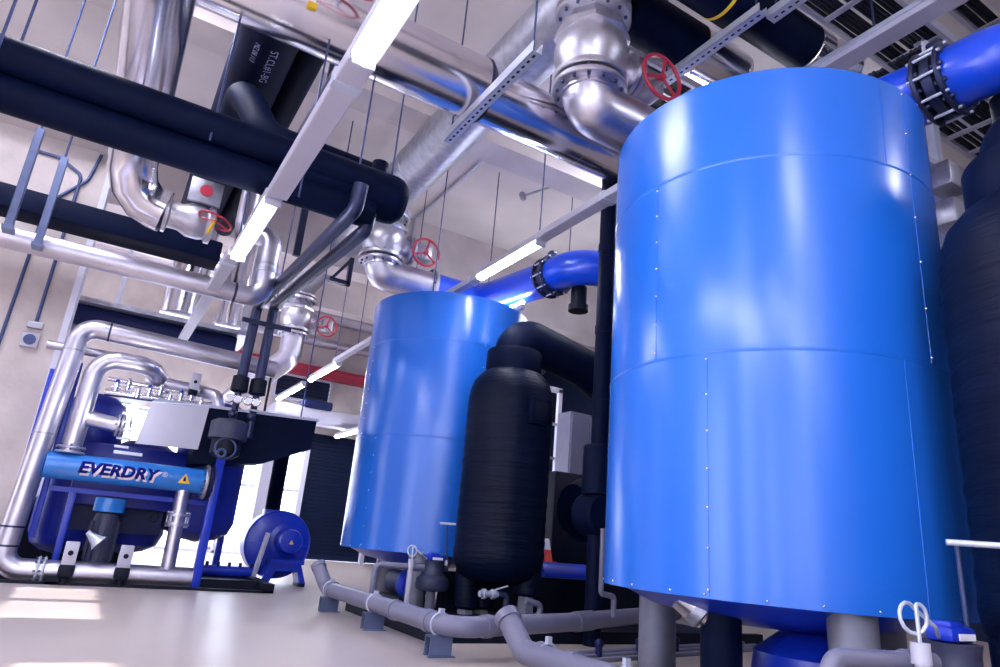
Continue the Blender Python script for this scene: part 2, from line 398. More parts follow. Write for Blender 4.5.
# blue outlet pipes with butterfly valves
def build_outlet():
    y0 = I2Y; z = 5.15; x = 5.70
    t = thing('outlet_pipe', 'blue pipe with bolted flange pair behind the middle blue tank', 'pipe', (x, y0, z), 'blue outlet pipes')
    part('pipe', MB().tube([(4.66, y0, 5.36), (x - .05, y0, 5.36), (x, y0 - 2.30, z)], .29, .5, 40, 14), 'pipeblue', t)
    part('bend', MB().tube([(x, y0 - 2.52, z), (x, y0 - 3.05, z), (x + 1.6, y0 - 3.55, z)], .28, .55, 40, 14), 'pipeblue', t)
    for yy in (y0 - 2.30, y0 - 2.50): flange(t, (x, yy, z), (0, 1, 0), .35, .04, 12, 'darksteel')
    part('valve_disc_body', MB().lathe((x, y0 - 2.46, z), (0, 1, 0), [(.28, 0), (.31, .02), (.31, .10), (.28, .12)], 40), 'darksteel', t)
    for k in range(10):
        a = 2 * PI * k / 10 + .2; c = V((x + .33 * math.cos(a), 0, z + .33 * math.sin(a)))
        part('tie_bolt', MB().cyl(c + V((0, y0 - 2.54, 0)), c + V((0, y0 - 2.26, 0)), .014, n=8), 'strut', t)
    ac = part('actuator', MB().cyl((x - .02, y0 - 2.40, z + .28), (x - .02, y0 - 2.40, z + .36), .05).box((x - .09, y0 - 2.47, z + .34), (x + .05, y0 - 2.33, z + .44), bev=.03), 'darksteel', t)
    part('saddle', MB().cyl((x + .30, y0 - 2.75, z - .62), (x + .30, y0 - 2.75, z - .22), .13).cyl((x + .30, y0 - 2.75, z - .62), (x + .30, y0 - 2.75, z - .52), .16), 'black', t)
    return t
ol = build_outlet()
dup(ol, (0, I1Y - I2Y, 0), 'blue pipe with bolted flange pair above right shoulder of the nearest blue tank')

# black riser between the tanks
ri = thing('riser_pipe', 'tall slim black insulated pipe rising between the two blue tanks', 'pipe', (4.74, 5.85, 0))
part('pipe', MB().cyl((4.74, 5.85, 2.0), (4.74, 5.85, 8.0), .098, n=32), 'rubber', ri)
for z in (2.55, 3.35, 4.4): part('joint_band', MB().cyl((4.74, 5.85, z), (4.74, 5.85, z + .09), .107, n=32), 'rubber', ri)
part('thick_sleeve', MB().lathe((4.74, 5.85, 0), (0, 0, 1), [(.10, 1.50), (.175, 1.51), (.175, 2.02), (.16, 2.04), (.09, 2.04)], 32), 'rubber', ri)
part('valve_body', MB().lathe((4.74, 5.70, 1.30), (0, 1, 0), [(.0, 0), (.20, .01), (.23, .04), (.23, .30), (0, .31)], 32).cyl((4.74, 5.85, 0), (4.74, 5.85, 1.52), .09), 'rubber', ri)
sp = single('copper_drain', MB().tube([(4.63, 5.6, 1.15), (4.63, 5.6, .52), (4.80, 5.6, .50), (4.80, 5.6, .30)], .028, .04, 14), 'pvc', 'thin grey stepped drain pipe beside the nearest tank, left', 'pipe', (4.63, 5.6, .3))
sp.name = 'drain_tube'

# ------------------------------------------------------------------ light rows
def light(name, x, y0, y1, z, label, w=.17, lit=True, group=None, up=False):
    t = thing(name, label, 'light' if lit else 'trunking', (x, y0, z), group)
    part('trough', MB().box((x - w / 2, y0, z), (x + w / 2, y1, z + .09), bev=.012), 'white', t, smooth=False)
    if up: part('tube', MB().cyl((x, y0 + .03, z + .13), (x, y1 - .03, z + .13), .036, n=14), 'tube', t, 'glowing white tube')
    elif lit:
        part('tube', MB().cyl((x, y0 + .03, z - .028), (x, y1 - .03, z - .028), .034, n=14).cyl((x - .055, y0 + .03, z - .02), (x - .055, y1 - .03, z - .02), .02, n=10), 'tube', t, 'glowing white tube')
        for yy in (y0, y1 - .03): part('lamp_holder', MB().box((x - .07, yy, z - .06), (x + .07, yy + .03, z), bev=.008), 'white', t)
    else:
        part('coupler', MB().box((x - w / 2 - .008, y0 + .25, z - .008), (x + w / 2 + .008, y0 + .33, z + .098), bev=.004), 'strut', t, smooth=False)
    return t
g = 'fluorescent lights'
light('fluorescent_light', .80, .9, 3.27, 3.5, 'bright tube light at the top edge, nearest the camera', .17, True, g)
light('light_trunking', .80, 3.29, 5.36, 3.5, 'white trunking between the two near tube lights, across the black pipes', .17, False)
light('fluorescent_light', .78, 5.38, 6.92, 3.5, 'lit tube light hanging below the black pipes at upper left', .15, True, g)
light('light_trunking', .74, 6.94, 11.6, 3.5, 'white trunking running back from the lit tube to the dryer', .13, False)
light('light_trunking', 4.06, 4.75, 6.3, 4.50, 'white trunking left of the nearest tank, at the black riser', .16, False)
light('fluorescent_light', 4.08, 6.32, 7.85, 4.50, 'lit tube light above the gap between the two blue tanks', .16, True, g)
light('light_trunking', 4.12, 7.87, 14.6, 4.50, 'white trunking passing behind the top of the middle tank', .13, False)
light('fluorescent_light', 4.22, 14.6, 16.9, 4.50, 'lit tube light in front of the red beam', .16, True, g)
light('fluorescent_light', 4.26, 17.6, 20.4, 4.50, 'farthest lit tube light in front of the louvre', .16, True, g)
light('fluorescent_light', 6.19, 18.1, 20.4, 3.66, 'lit tube light half hidden behind the left side of the middle tank', .16, True, g)
light('fluorescent_light', 5.55, 9.0, 11.6, 4.70, 'added tube light hidden behind the top of the middle tank', .08, True, g, True)  # this and the next three: hidden lights added to brighten the ceiling
light('fluorescent_light', 7.2, 5.4, 7.6, 6.4, 'left added tube light hidden behind the nearest tank', .08, True, g, True)
light('fluorescent_light', 8.5, 5.2, 7.4, 6.4, 'right added tube light hidden behind the nearest tank', .08, True, g, True)
light('fluorescent_light', 8.8, 8.4, 11.0, 5.4, 'added tube light far behind the black riser', .08, True, g, True)
light('fluorescent_light', .85, -3.2, .6, 3.9, 'added tube light above and behind the camera', .16, True, g)  # this and the next: unseen, added for more light from behind
light('fluorescent_light', -2.6, -3.0, .5, 4.6, 'added tube light behind the camera on the left', .16, True, g)

light('fluorescent_light', 7.5, 12.0, 14.6, 5.0, 'added tube light hidden far behind the middle tank', .08, True, g, True)  # hidden light added to brighten the far ceiling
def add_bay_light(x, y0, y1, lab):  # unseen lights added to brighten the hall and put highlights on the tanks
    t = thing('added_bay_light', lab, 'light', (x, y0, 7.5), 'added bay lights')
    part('housing', MB().box((x - .42, y0, 7.62), (x + .42, y1, 7.72), bev=.02), 'white', t, smooth=False)
    for k in range(5): part('tube', MB().cyl((x - .32 + .16 * k, y0 + .05, 7.58), (x - .32 + .16 * k, y1 - .05, 7.58), .035, n=12), 'tube', t)
    for yy in (y0 + .3, y1 - .3): part('rod', MB().cyl((x, yy, 7.7), (x, yy, 7.99), .012, n=8), 'rod', t)
add_bay_light(-1.55, 4.6, 6.9, 'added ceiling light above the shiny duct, above the picture')
add_bay_light(-1.55, 7.05, 8.5, 'second added ceiling light above the shiny duct, above the picture')
add_bay_light(-3.3, 6.6, 8.8, 'added ceiling light left of the picture by the side wall')
add_bay_light(1.6, 14.4, 15.8, 'left one of two added ceiling lights behind the far beam')
add_bay_light(8.6, 14.4, 15.8, 'right one of two added ceiling lights behind the far beam')
add_bay_light(7.5, 6.6, 8.4, 'added ceiling light hidden behind the nearest tank')
add_bay_light(-.3, -5.2, -3.0, 'added ceiling light behind the camera, left of middle')
add_bay_light(9.6, -5.0, -2.8, 'added ceiling light behind the camera, far right')
# ------------------------------------------------------------------ upper left pipework
bp = thing('chilled_water_pipe', 'upper of two parallel black insulated pipes crossing upper left, thick capped end', 'pipe', (0, 5.8, 4.18))
part('run', MB().cyl((-3.5, 5.8, 4.18), (1.70, 5.8, 4.18), .148, n=36), 'rubber', bp)
part('thick_header', MB().lathe((.95, 5.95, 4.16), (1, 0, 0), [(.05, -.02), (.25, 0), (.25, 1.02), (.235, 1.09), (.185, 1.15), (.0, 1.18)], 48), 'rubber', bp, 'thick capped end')
part('vent_stub', MB().cyl((1.86, 6.1, 4.3), (1.86, 6.1, 4.62), .085, n=20), 'rubber', bp)
bp2 = single('chilled_water_pipe', MB().cyl((-3.5, 5.9, 3.91), (1.78, 5.9, 3.91), .148, n=36), 'rubber', 'lower of two parallel black insulated pipes crossing upper left', 'pipe', (0, 5.85, 3.885))
pv, pf = text_mesh('ARMAFLEX', .05)
# elbow pipe from big duct joining the black header
single('branch_bend', MB().tube([(.46, 8.6, 5.25), (.46, 6.72, 5.25), (.75, 6.4, 4.62), (1.9, 6.25, 4.5)], .16, .35, 28), 'rubber', 'black bend linking the broad black duct to the capped header', 'pipe', (.46, 6.5, 5.25))
bd = thing('insulated_duct', 'broad black duct with pale printing running back above the black pipes', 'duct', (.55, 6, 5.5))
part('duct', MB().cyl((.55, 5.9, 5.75), (.55, 11.5, 5.75), .31, n=40), 'rubber', bd)
for i, (txt, sz, off) in enumerate((('ST.CL#1-BG', .115, .0), ('MZ.08.113', .075, .16))):
    vs, fs = text_mesh(txt, sz)
    mb = MB(); r = .313; mp = []
    for p in vs:
        a = (p.y - off) / r + .1
        mp.append(V((.55 + r * math.sin(a), 6.15 + p.x, 5.75 - r * math.cos(a))))
    mb.add(mp, fs); part('printed_text', mb, 'greytext', bd)
single('insulated_pipe', MB().cyl((1.02, 6.0, 5.85), (1.02, 12, 5.85), .15, n=32), 'rubber', 'black insulated pipe running back right of the broad black duct', 'pipe', (1.02, 6, 5.85))
single('insulated_pipe', MB().cyl((1.45, 5.95, 5.95), (1.45, 9.5, 5.95), .13, n=32), 'darksteel', 'dark pipe running back under the silver pipe beside the tube light', 'pipe', (1.45, 6, 5.95))

sd = thing('clad_duct', 'big shiny silver duct running back at upper left with segmented elbow', 'duct', (-.42, 7, 5.0))
part('straight', MB().cyl((-.42, 3.2, 5.05), (-.42, 7.75, 5.05), .275, n=48), 'brush', sd)
# segmented elbow as mitred gores
def gores(pts, r, n=28):
    mb = MB(); rings = []; u = None
    for i, p in enumerate(pts):
        p = V(p); d = (V(pts[min(i + 1, len(pts) - 1)]) - V(pts[max(i - 1, 0)])).normalized()
        u = d.cross(V((0, 0, 1))).normalized() if u is None else (u - d * u.dot(d)).normalized()
        w = d.cross(u)
        rings.append([p + (u * math.cos(2 * PI * k / n) + w * math.sin(2 * PI * k / n)) * r for k in range(n)])
    vs = [q for rg in rings for q in rg]; fs = []
    for i in range(len(rings) - 1):
        for k in range(n): fs.append((i * n + k, i * n + (k + 1) % n, (i + 1) * n + (k + 1) % n, (i + 1) * n + k))
    return mb.add(vs, fs)
el = part('elbow', gores([(-.42, 7.75, 5.05), (-.43, 8.12, 4.98), (-.41, 8.42, 4.82), (-.34, 8.60, 4.66), (-.20, 8.68, 4.54), (-.06, 8.70, 4.50), (.04, 8.70, 4.48)], .268), 'brush', sd)
for p, q in (((-.43, 8.12, 4.98), (0, .9, -.3)), ((-.34, 8.60, 4.66), (.55, .6, -.7)), ((-.06, 8.70, 4.50), (1, .1, -.2))):
    part('gore_seam', MB().torus(p, q, .262, .006, 36, 6), 'steel', el)
av = thing('line_valve', 'grey valve with red wheel below the two black pipes', 'valve', (.3, 8.70, 4.46))
part('body', MB().lathe((.02, 8.70, 4.47), (1, 0, 0), [(.2, 0), (.24, .02), (.24, .06), (.17, .08), (.17, .20), (.22, .30), (.22, .44), (.2, .5), (.24, .52), (.24, .58), (.15, .6)], 32), 'cast', av)
flange(av, (.0, 8.70, 4.47), (1, 0, 0), .25, .05, 8, 'darksteel')
part('top_plate', MB().box((.24, 8.50, 4.66), (.62, 8.56, 4.98), bev=.01), 'galv', av)
part('red_disc', MB().cyl((.43, 8.485, 4.83), (.43, 8.505, 4.83), .075, n=24), 'red', av, 'round red disc on grey plate')
hw = part('handwheel', MB().torus((.60, 8.38, 4.42), (.25, -.02, 1), .20, .014, 40, 8), 'red', av, 'red rim with three spokes')
uu, ww, dd = MB().frame((.25, -.02, 1))
for k in range(3):
    a = 2 * PI * k / 3; part('spoke', MB().cyl((.60, 8.38, 4.42), V((.60, 8.38, 4.42)) + (uu * math.cos(a) + ww * math.sin(a)) * .2, .011, n=8), 'red', hw)
part('stem', MB().cyl((.55, 8.55, 4.3), (.60, 8.38, 4.44), .02, n=8), 'yellow', av, 'yellow tipped stem')

# silver run along the left, with a bend up
sr = thing('return_pipe', 'long silver pipe crossing left side with upward bend below the lit tube', 'pipe', (-1, 8.4, 3.56))
part('run', MB().tube([(-4.95, 8.4, 3.58), (1.32, 8.4, 3.58), (1.32, 8.4, 4.42), (.98, 8.75, 4.52), (.98, 8.75, 7.9)], .122, .20, 32, 12), 'steel', sr)
for x in (.98, -1.9): part('joint_band', MB().cyl((x, 8.4, 3.58), (x + .03, 8.4, 3.58), .128, n=32), 'darksteel', sr)
part('joint_band', MB().cyl((1.32, 8.4, 3.93), (1.32, 8.4, 3.98), .130, n=32), 'galv', sr)
part('joint_band', MB().cyl((1.32, 8.4, 4.02), (1.32, 8.4, 4.05), .128, n=32), 'galv', sr)
bt = thing('dark_duct', 'flat black duct below the black pipes, crossing in front of the left pier', 'duct', (-1, 9.7, 4.4))
part('duct', MB().box((-4.9, 9.62, 4.36), (.86, 10.1, 4.66), bev=.03), 'rubber', bt)
single('cable_tray', MB().box((-4.9, 10.15, 4.20), (1.8, 10.35, 4.23)).box((-4.9, 10.15, 4.20), (1.8, 10.16, 4.29)).box((-4.9, 10.34, 4.20), (1.8, 10.35, 4.29)), 'white', 'thin white edged tray just under the flat black duct', 'tray', (-1, 10.25, 4.2), smooth=False)
def hanger(x, y, z0, z1, label, w=.5):
    t = thing('pipe_hanger', label, 'hanger', (x, y, z0), 'trapeze hangers')
    for yy in (y, y + w): part('rod', MB().cyl((x, yy, z0 - .06), (x, yy, 7.99), .012, n=8), 'rod', t)
    ch = part('channel', MB().box((x - .03, y - .08, z0 - .03), (x + .03, y + w + .08, z0 + .03)), 'strut', t, smooth=False)
    for k in range(int((w + .1) / .07)): part('slot', MB().box((x - .031, y - .04 + k * .07, z0 - .008), (x + .031, y - .005 + k * .07, z0 + .008)), 'hole', ch, smooth=False)
    return t
hanger(-1.30, 5.55, 3.70, 0, 'strut trapeze holding the two black pipes at the far left edge', .55)
# strut posts hanging at the left
for (x, y, z0, lab) in ((-1.22, 7.55, 3.40, 'left of two blue grey strut posts hanging at left edge'), (-1.02, 8.05, 3.46, 'right of two blue grey strut posts hanging at left edge')):
    t = thing('strut_post', lab, 'strut', (x, y, z0))
    zt = 4.5
    part('post', MB().box((x - .035, y - .035, z0), (x + .035, y - .025, zt)).box((x - .035, y - .035, z0), (x - .027, y + .035, zt)).box((x + .027, y - .035, z0), (x + .035, y + .035, zt)), 'bluegalv', t, smooth=False)
    part('hanger_rod', MB().cyl((x, y, zt), (x, y, 7.99), .012, n=8), 'rod', t)
    part('bracket', MB().box((x - .05, y - .04, z0 - .02), (x + .05, y + .12, z0 + .02)), 'bluegalv', t, smooth=False)
for (x, y, z0, lab) in ((-.42, 6.6, 4.4, 'thin rod hanging left of the shiny duct above the black pipes'), (.98, 5.4, 3.6, 'thin rod hanging beside the lit tube across the black header'), (1.55, 5.75, 4.2, 'thin rod dropping to the middle of the black header'), (2.0, 6.1, 4.3, 'thin rod dropping to the capped end of the black header'), (.22, 5.7, 4.0, 'thin rod between shiny duct and broad black duct')):
    single('hanger_rod', MB().cyl((x, y, z0), (x, y, 7.99), .010, n=8), 'rod', lab, 'rod', (x, y, z0))

# silver pipe at the top
ts = thing('clad_pipe', 'broad shiny silver pipe crossing the top behind the nearest tube light', 'pipe', (2, 5.55, 5.56))
part('run', MB().cyl((-2.5, 5.55, 5.56), (2.62, 5.55, 5.56), .345, n=56), 'brush', ts)
part('narrow_run', MB().cyl((2.70, 5.55, 5.54), (7.0, 5.55, 5.54), .315, n=56), 'brush', ts)
part('end_band', MB().lathe((2.62, 5.55, 5.56), (1, 0, 0), [(.30, -.01), (.355, 0), (.355, .02), (.30, .09)], 56), 'darksteel', ts)
for x in (-.4, 1.2, 4.0): part('lap_seam', MB().lathe((x, 5.55, 5.56 if x < 2.6 else 5.54), (1, 0, 0), [(.30, 0), (.350 if x < 2.6 else .319, .002), (.350 if x < 2.6 else .319, .016), (.30, .018)], 56), 'brush', ts)
part('yellow_tag', MB().box((.70, 5.19, 5.33), (.78, 5.225, 5.39)), 'yellow', ts, 'small yellow tag')
part('white_tag', MB().box((.715, 5.19, 5.395), (.765, 5.225, 5.45)), 'cream', ts, 'small white tag')
tw = thing('wall_hydrant_wheel', 'red handwheel peeking in at the top edge beside the tube light', 'valve', (1.28, 5.0, 5.72))
tw.name = 'handwheel'
part('rim', MB().torus((.98, 4.95, 5.52), (.1, -.6, 1), .21, .022, 40, 8), 'red', tw)
part('stem', MB().cyl((.98, 4.95, 5.52), (.95, 5.2, 5.55), .02, n=10), 'strut', tw)
for k in range(3):
    uu, ww, dd = MB().frame((.1, -.6, 1)); a = 2 * PI * k / 3 + .4
    part('spoke', MB().cyl((.98, 4.95, 5.52), V((.98, 4.95, 5.52)) + (uu * math.cos(a) + ww * math.sin(a)) * .19, .013, n=8), 'red', tw)

def slotted(name, a, b, w, h, label, group=None, slots=True):
    # channel running along Y with slots on its side and underside
    x, y0, z = a; y1 = b
    t = thing(name, label, 'strut', (x, y0, z), group)
    ch = part('channel', MB().box((x - w / 2, y0, z), (x + w / 2, y1, z + .006)).box((x - w / 2, y0, z), (x - w / 2 + .006, y1, z + h)).box((x + w / 2 - .006, y0, z), (x + w / 2, y1, z + h)), 'strut', t, smooth=False)
    if slots:
        n = min(40, int((y1 - y0) / .085))
        for k in range(n):
            yy = y0 + .04 + k * (y1 - y0 - .05) / n
            part('slot', MB().box((x - .012, yy, z - .002), (x + .012, yy + .04, z + .004)), 'hole', ch, smooth=False)
    for yy in (y0 + .08, y1 - .08): part('rod', MB().cyl((x, yy, z), (x, yy, 7.99), .011, n=8), 'rod', t)
    return t
slotted('strut_channel', (2.54, 4.22, 5.10), 6.0, .10, .11, 'pale slotted channel hung on rods under the broad silver pipe')

# ------------------------------------------------------------------ upper right
H = thing('insulated_header', 'black pipe with shiny silver end above the nearest tank, left one', 'pipe', (4.2, 4.8, 6.83))
part('run', MB().cyl((4.02, 4.80, 6.86), (5.08, 4.80, 6.86), .30, n=44), 'rubber', H)
part('yellow_edge', MB().cyl((5.06, 4.80, 6.86), (5.10, 4.80, 6.86), .297, n=44), 'yellow', H)
part('clad_end', MB().lathe((5.10, 4.80, 6.86), (1, 0, 0), [(.27, 0), (.29, .01), (.29, .70), (.27, .78), (.22, .82), (0, .83)], 44), 'brush', H, 'shiny silver end')
H2 = thing('insulated_header', 'black pipe with shiny silver end above the nearest tank, right one', 'pipe', (4.5, 4.0, 6.83))
part('run', MB().cyl((3.4, 4.02, 6.90), (4.98, 4.02, 6.90), .30, n=44), 'rubber', H2)
part('yellow_edge', MB().cyl((4.70, 4.02, 6.90), (4.74, 4.02, 6.90), .306, n=44), 'yellow', H2)
part('slim_run', MB().cyl((4.98, 4.02, 6.90), (6.15, 4.02, 6.90), .275, n=44), 'rubber', H2)
part('clad_end', MB().lathe((6.15, 4.02, 6.90), (1, 0, 0), [(.26, -.02), (.285, 0), (.285, .22), (.2, .26), (.2, .36), (.285, .40), (.285, .75), (0, .78)], 44), 'brush', H2, 'shiny silver end')
slotted('strut_channel', (4.93, 3.66, 6.46), 5.15, .12, .10, 'pale slotted channel under the two black pipes above nearest tank')
slotted('strut_channel', (5.12, 2.4, 6.50), 3.72, .13, .10, 'pale slotted channel beside the long white trough above nearest tank')
LT = thing('cable_trough', 'long white metal trough crossing the upper right above the nearest tank', 'trough', (6.05, 1.4, 6.4))
part('trough', MB().box((6.06, .6, 6.38), (6.30, 4.1, 6.46), bev=.01), 'white', LT, smooth=False)
part('lip', MB().box((6.04, .6, 6.45), (6.08, 4.1, 6.50)), 'strut', LT, smooth=False)
for yy in (1.7, 3.2): part('rod', MB().cyl((6.17, yy, 6.45), (6.17, yy, 7.99), .014, n=8), 'rod', LT)
def tray(x0, x1, y0, y1, z, label, rung):
    t = thing('cable_ladder', label, 'cable tray', (x0, y0, z), 'cable ladders')
    for yy in (y0, y1): part('rail', MB().box((x0, yy - .025, z - .05), (x1, yy + .025, z + .07)), 'white', t, smooth=False)
    k = x0 + .2
    while k < x1 - .05: part('rung', MB().box((k - .035, y0, z - .045), (k + .035, y1, z - .02)), 'white', t, smooth=False); k += rung
    n = int((y1 - y0) / .045)
    for i in range(n):
        if i % 9 == 8: continue
        yy = y0 + .04 + i * (y1 - y0 - .08) / max(1, n - 1); dz = random.uniform(0, .03)
        part('cable', MB().tube([(x0, yy, z + dz), ((x0 + x1) / 2, yy + random.uniform(-.02, .02), z + dz + .01), (x1, yy, z + dz)], .023, n=8), 'cable', t)
    return t
tray(4.6, 11.5, 3.02, 3.68, 7.0, 'cable ladder packed with black cables above the nearest tank, at right', .62)
tray(4.6, 11.5, 2.25, 2.92, 7.3, 'higher cable ladder at the top right corner by the white trough', .62)
tray(4.1, 12.0, 5.55, 6.3, 7.2, 'cable ladder with black cables behind the red wheel of the near valve', .55)
tray(6.2, 13.5, 2.75, 3.4, 6.05, 'cable ladder seen in the gap right of the nearest tank', .5)
for (x, y, lab) in ((6.9, 1.55, 'rod hanging at upper right beside the blue pipe'), (7.4, 1.9, 'thin rod hanging above the blue pipe flange at upper right'), (5.9, 6.9, 'thin rod hanging right of the red wheel')):
    single('hanger_rod', MB().cyl((x, y, 6.3), (x, y, 7.99), .013, n=8), 'rod', lab, 'rod', (x, y, 6.3))
eb = thing('junction_unit', 'pale junction boxes in the gap between nearest tank and right black vessel', 'box', (7.2, 3.2, 4.2))
for z in (4.35, 4.78): part('box', MB().box((6.75, 2.9, z), (7.1, 3.15, z + .28), bev=.02), 'galv', eb)
part('bracket', MB().box((6.5, 3.15, 4.2), (7.6, 3.20, 4.26)), 'strut', eb, smooth=False)
part('upper_bracket', MB().box((6.5, 3.15, 5.2), (7.6, 3.20, 5.26)), 'strut', eb, smooth=False)
part('post', MB().box((7.2, 3.2, 0), (7.32, 3.3, 8.0)), 'strut', eb, smooth=False)

# ------------------------------------------------------------------ middle ceiling details
cd = single('conduit', MB().tube([(5.1, 9.2, 7.95), (5.1, 13.38, 7.95), (5.1, 13.38, 6.9)], .035, .12, 12), 'strut', 'grey conduit on the ceiling turning down the beam above middle tank', 'conduit', (5.1, 11, 7.9))
spk = thing('sprinkler', 'small ceiling bracket with round head above the middle tank', 'sprinkler', (6.2, 9.3, 7.6))
part('drop', MB().cyl((6.35, 9.2, 8.0), (6.35, 9.2, 7.45), .03, n=10), 'galv', spk)
part('arm', MB().cyl((6.35, 9.2, 7.5), (6.05, 10.1, 7.5), .025, n=10), 'galv', spk)
part('head', MB().lathe((6.05, 10.1, 7.5), (-.3, .9, 0), [(.03, 0), (.09, .02), (.10, .05), (.03, .07)], 20), 'galv', spk)
for (x, y, z0, lab) in ((5.6, 10.4, 4.6, 'thin rod hanging to the trunking right of the middle red wheel'), (4.75, 12.0, 5.2, 'thin rod hanging just right of the middle red wheel'), (4.14, 9.6, 4.6, 'thin rod holding the trunking over the middle tank'), (4.1, 6.4, 4.6, 'thin rod holding the tube light between the tanks'), (4.2, 14.9, 4.6, 'thin rod holding the tube light before the red beam'), (4.15, 13.2, 4.6, 'thin rod beside the left side of the middle tank'), (.78, 7.2, 3.6, 'thin rod holding the lit tube at upper left'), (7.0, 9.8, 5.6, 'thin rod hanging above the blue pipe of the middle tank')):
    single('hanger_rod', MB().cyl((x, y, z0), (x, y, 7.99), .010, n=8), 'rod', lab, 'rod', (x, y, z0))

single('support_strut', MB().box((1.44, 7.57, 3.95), (1.52, 7.63, 8.0)), 'darksteel', 'dark upright strut hanging between the lit tube and the twin dark pipes', 'strut', (1.48, 7.6, 3.95), smooth=False)
single('wall_bracket', MB().box((3.02, 12.0, 5.42), (3.42, 12.1, 5.50)).box((3.36, 12.0, 5.42), (3.44, 12.1, 6.0)).cyl((3.06, 12.05, 5.46), (3.40, 12.05, 5.98), .03, n=8), 'darksteel', 'dark triangular bracket right of the twin dark pipes', 'bracket', (3.2, 12, 5.4), smooth=False)

# ------------------------------------------------------------------ back wall things
rbm = single('steel_beam', MB().box((2.4, 20.6, 5.42), (12, 20.9, 5.46)).box((2.4, 20.72, 5.42), (12, 20.78, 5.76)).box((2.4, 20.6, 5.72), (12, 20.9, 5.76)), 'redbeam', 'red steel beam along the back wall above the louvre', 'beam', (6, 20.7, 5.4), smooth=False)
lv = thing('louvre_vent', 'dark louvred vent in white frame under the red beam', 'vent', (5.0, 20.9, 4.7))
part('frame', MB().box((4.15, 20.88, 4.62), (5.95, 20.99, 4.70)).box((4.15, 20.88, 5.36), (5.95, 20.99, 5.42)).box((4.15, 20.88, 4.7), (4.22, 20.99, 5.36)).box((5.88, 20.88, 4.7), (5.95, 20.99, 5.36)), 'white', lv, smooth=False)
part('back_or_shade_panel', MB().box((4.22, 20.97, 4.7), (5.88, 20.99, 5.36)), 'hole', lv, smooth=False)
for k in range(5): part('slat', MB().box((4.22, 20.90, 4.73 + k * .13), (5.88, 20.96, 4.76 + k * .13), Matrix.Rotation(.5, 3, 'X')), 'navy', lv, smooth=False)
single('clad_pipe', MB().cyl((2.0, 19.4, 7.05), (13, 19.4, 7.05), .22, n=32), 'steel', 'silver pipe along the back under the ceiling near farthest valve', 'pipe', (5, 19.4, 7.05))
single('clad_pipe', MB().cyl((2.0, 20.3, 6.45), (13, 20.3, 6.45), .14, n=32), 'steel', 'thinner silver pipe along the back just above the red beam', 'pipe', (5, 20.3, 6.45))
ahu = thing('air_unit', 'pale box unit with dark hood below the louvre at the back', 'unit', (5.2, 19.6, 3.9))
part('casing', MB().box((4.0, 19.4, 3.95), (7.4, 20.8, 4.25), bev=.03), 'white', ahu)
part('hood', MB().box((4.75, 19.25, 4.22), (5.6, 19.9, 4.46), bev=.05), 'navy', ahu, 'dark hood')
part('rail', MB().box((3.2, 19.3, 3.72), (9.6, 19.4, 3.80)), 'white', ahu, smooth=False)
part('support', MB().box((7.2, 19.6, 0), (7.32, 19.75, 3.95)), 'white', ahu, smooth=False)
# high left background ducts
single('exhaust_duct', MB().lathe((.72, 13.0, 0), (0, 0, 1), [(.30, 4.36), (.34, 4.37), (.34, 8.0)], 40), 'brush', 'left of two white silver stub ducts hanging behind the silver run', 'duct', (.72, 13, 4.36))
single('exhaust_duct', MB().lathe((1.55, 13.0, 0), (0, 0, 1), [(.19, 4.36), (.22, 4.37), (.22, 8.0)], 40), 'brush', 'right of two white silver stub ducts hanging behind the silver run', 'duct', (1.55, 13, 4.36))
pt = thing('service_platform', 'long dark walkway duct high behind the dryer', 'platform', (0, 12.6, 4.2))
part('deck', MB().box((-4, 12.3, 4.08), (1.9, 13.6, 4.16)), 'galv', pt, smooth=False)
part('underside_duct', MB().box((-4, 12.5, 3.72), (1.7, 13.3, 4.07), bev=.02), 'navy', pt)
for x in (-2.5, -.3, 1.7): part('hanger_bar', MB().box((x, 12.35, 4.15), (x + .06, 12.41, 8.0)), 'strut', pt, smooth=False)
for k, (y, z, r) in enumerate(((15.2, 5.9, .12), (15.8, 6.4, .10), (16.4, 6.9, .14))):
    single('service_pipe', MB().cyl((-5, y, z), (3.0, y, z), r, n=24), 'steel', ('lowest', 'middle', 'highest')[k] + ' of three pale pipes far back at upper left', 'pipe', (-1, y, z), 'pale pipes at far left')

# ------------------------------------------------------------------ left pier fittings
sir = thing('sounder', 'square white sounder with round grille on the left pier', 'sounder', (-1.1, 10.6, 2.95))
part('housing', MB().box((-1.20, 10.55, 2.86), (-1.0, 10.62, 3.06), bev=.015), 'white', sir)
part('grille', MB().cyl((-1.10, 10.535, 2.96), (-1.10, 10.55, 2.96), .07, n=24), 'rod', sir, 'round dark grille')
single('junction_box', MB().box((-1.18, 10.53, 3.12), (-1.00, 10.62, 3.21), bev=.012), 'galv', 'small grey junction box above the sounder on the left pier', 'box', (-1.1, 10.57, 3.1))
single('conduit', MB().tube([(-1.09, 10.59, 3.2), (-1.09, 10.59, 5.45), (-1.40, 10.59, 5.62), (-1.75, 10.59, 5.62)], .022, .12, 10), 'rod', 'dark conduit down the left pier to the junction box', 'conduit', (-1.09, 10.6, 3.2))
single('conduit', MB().tube([(-1.42, 10.59, 2.3), (-1.38, 10.59, 4.9), (-1.0, 10.59, 5.4), (-.93, 10.59, 5.85)], .022, .2, 10), 'rod', 'dark conduit on the left pier passing left of the sounder', 'conduit', (-1.42, 10.6, 2.3))

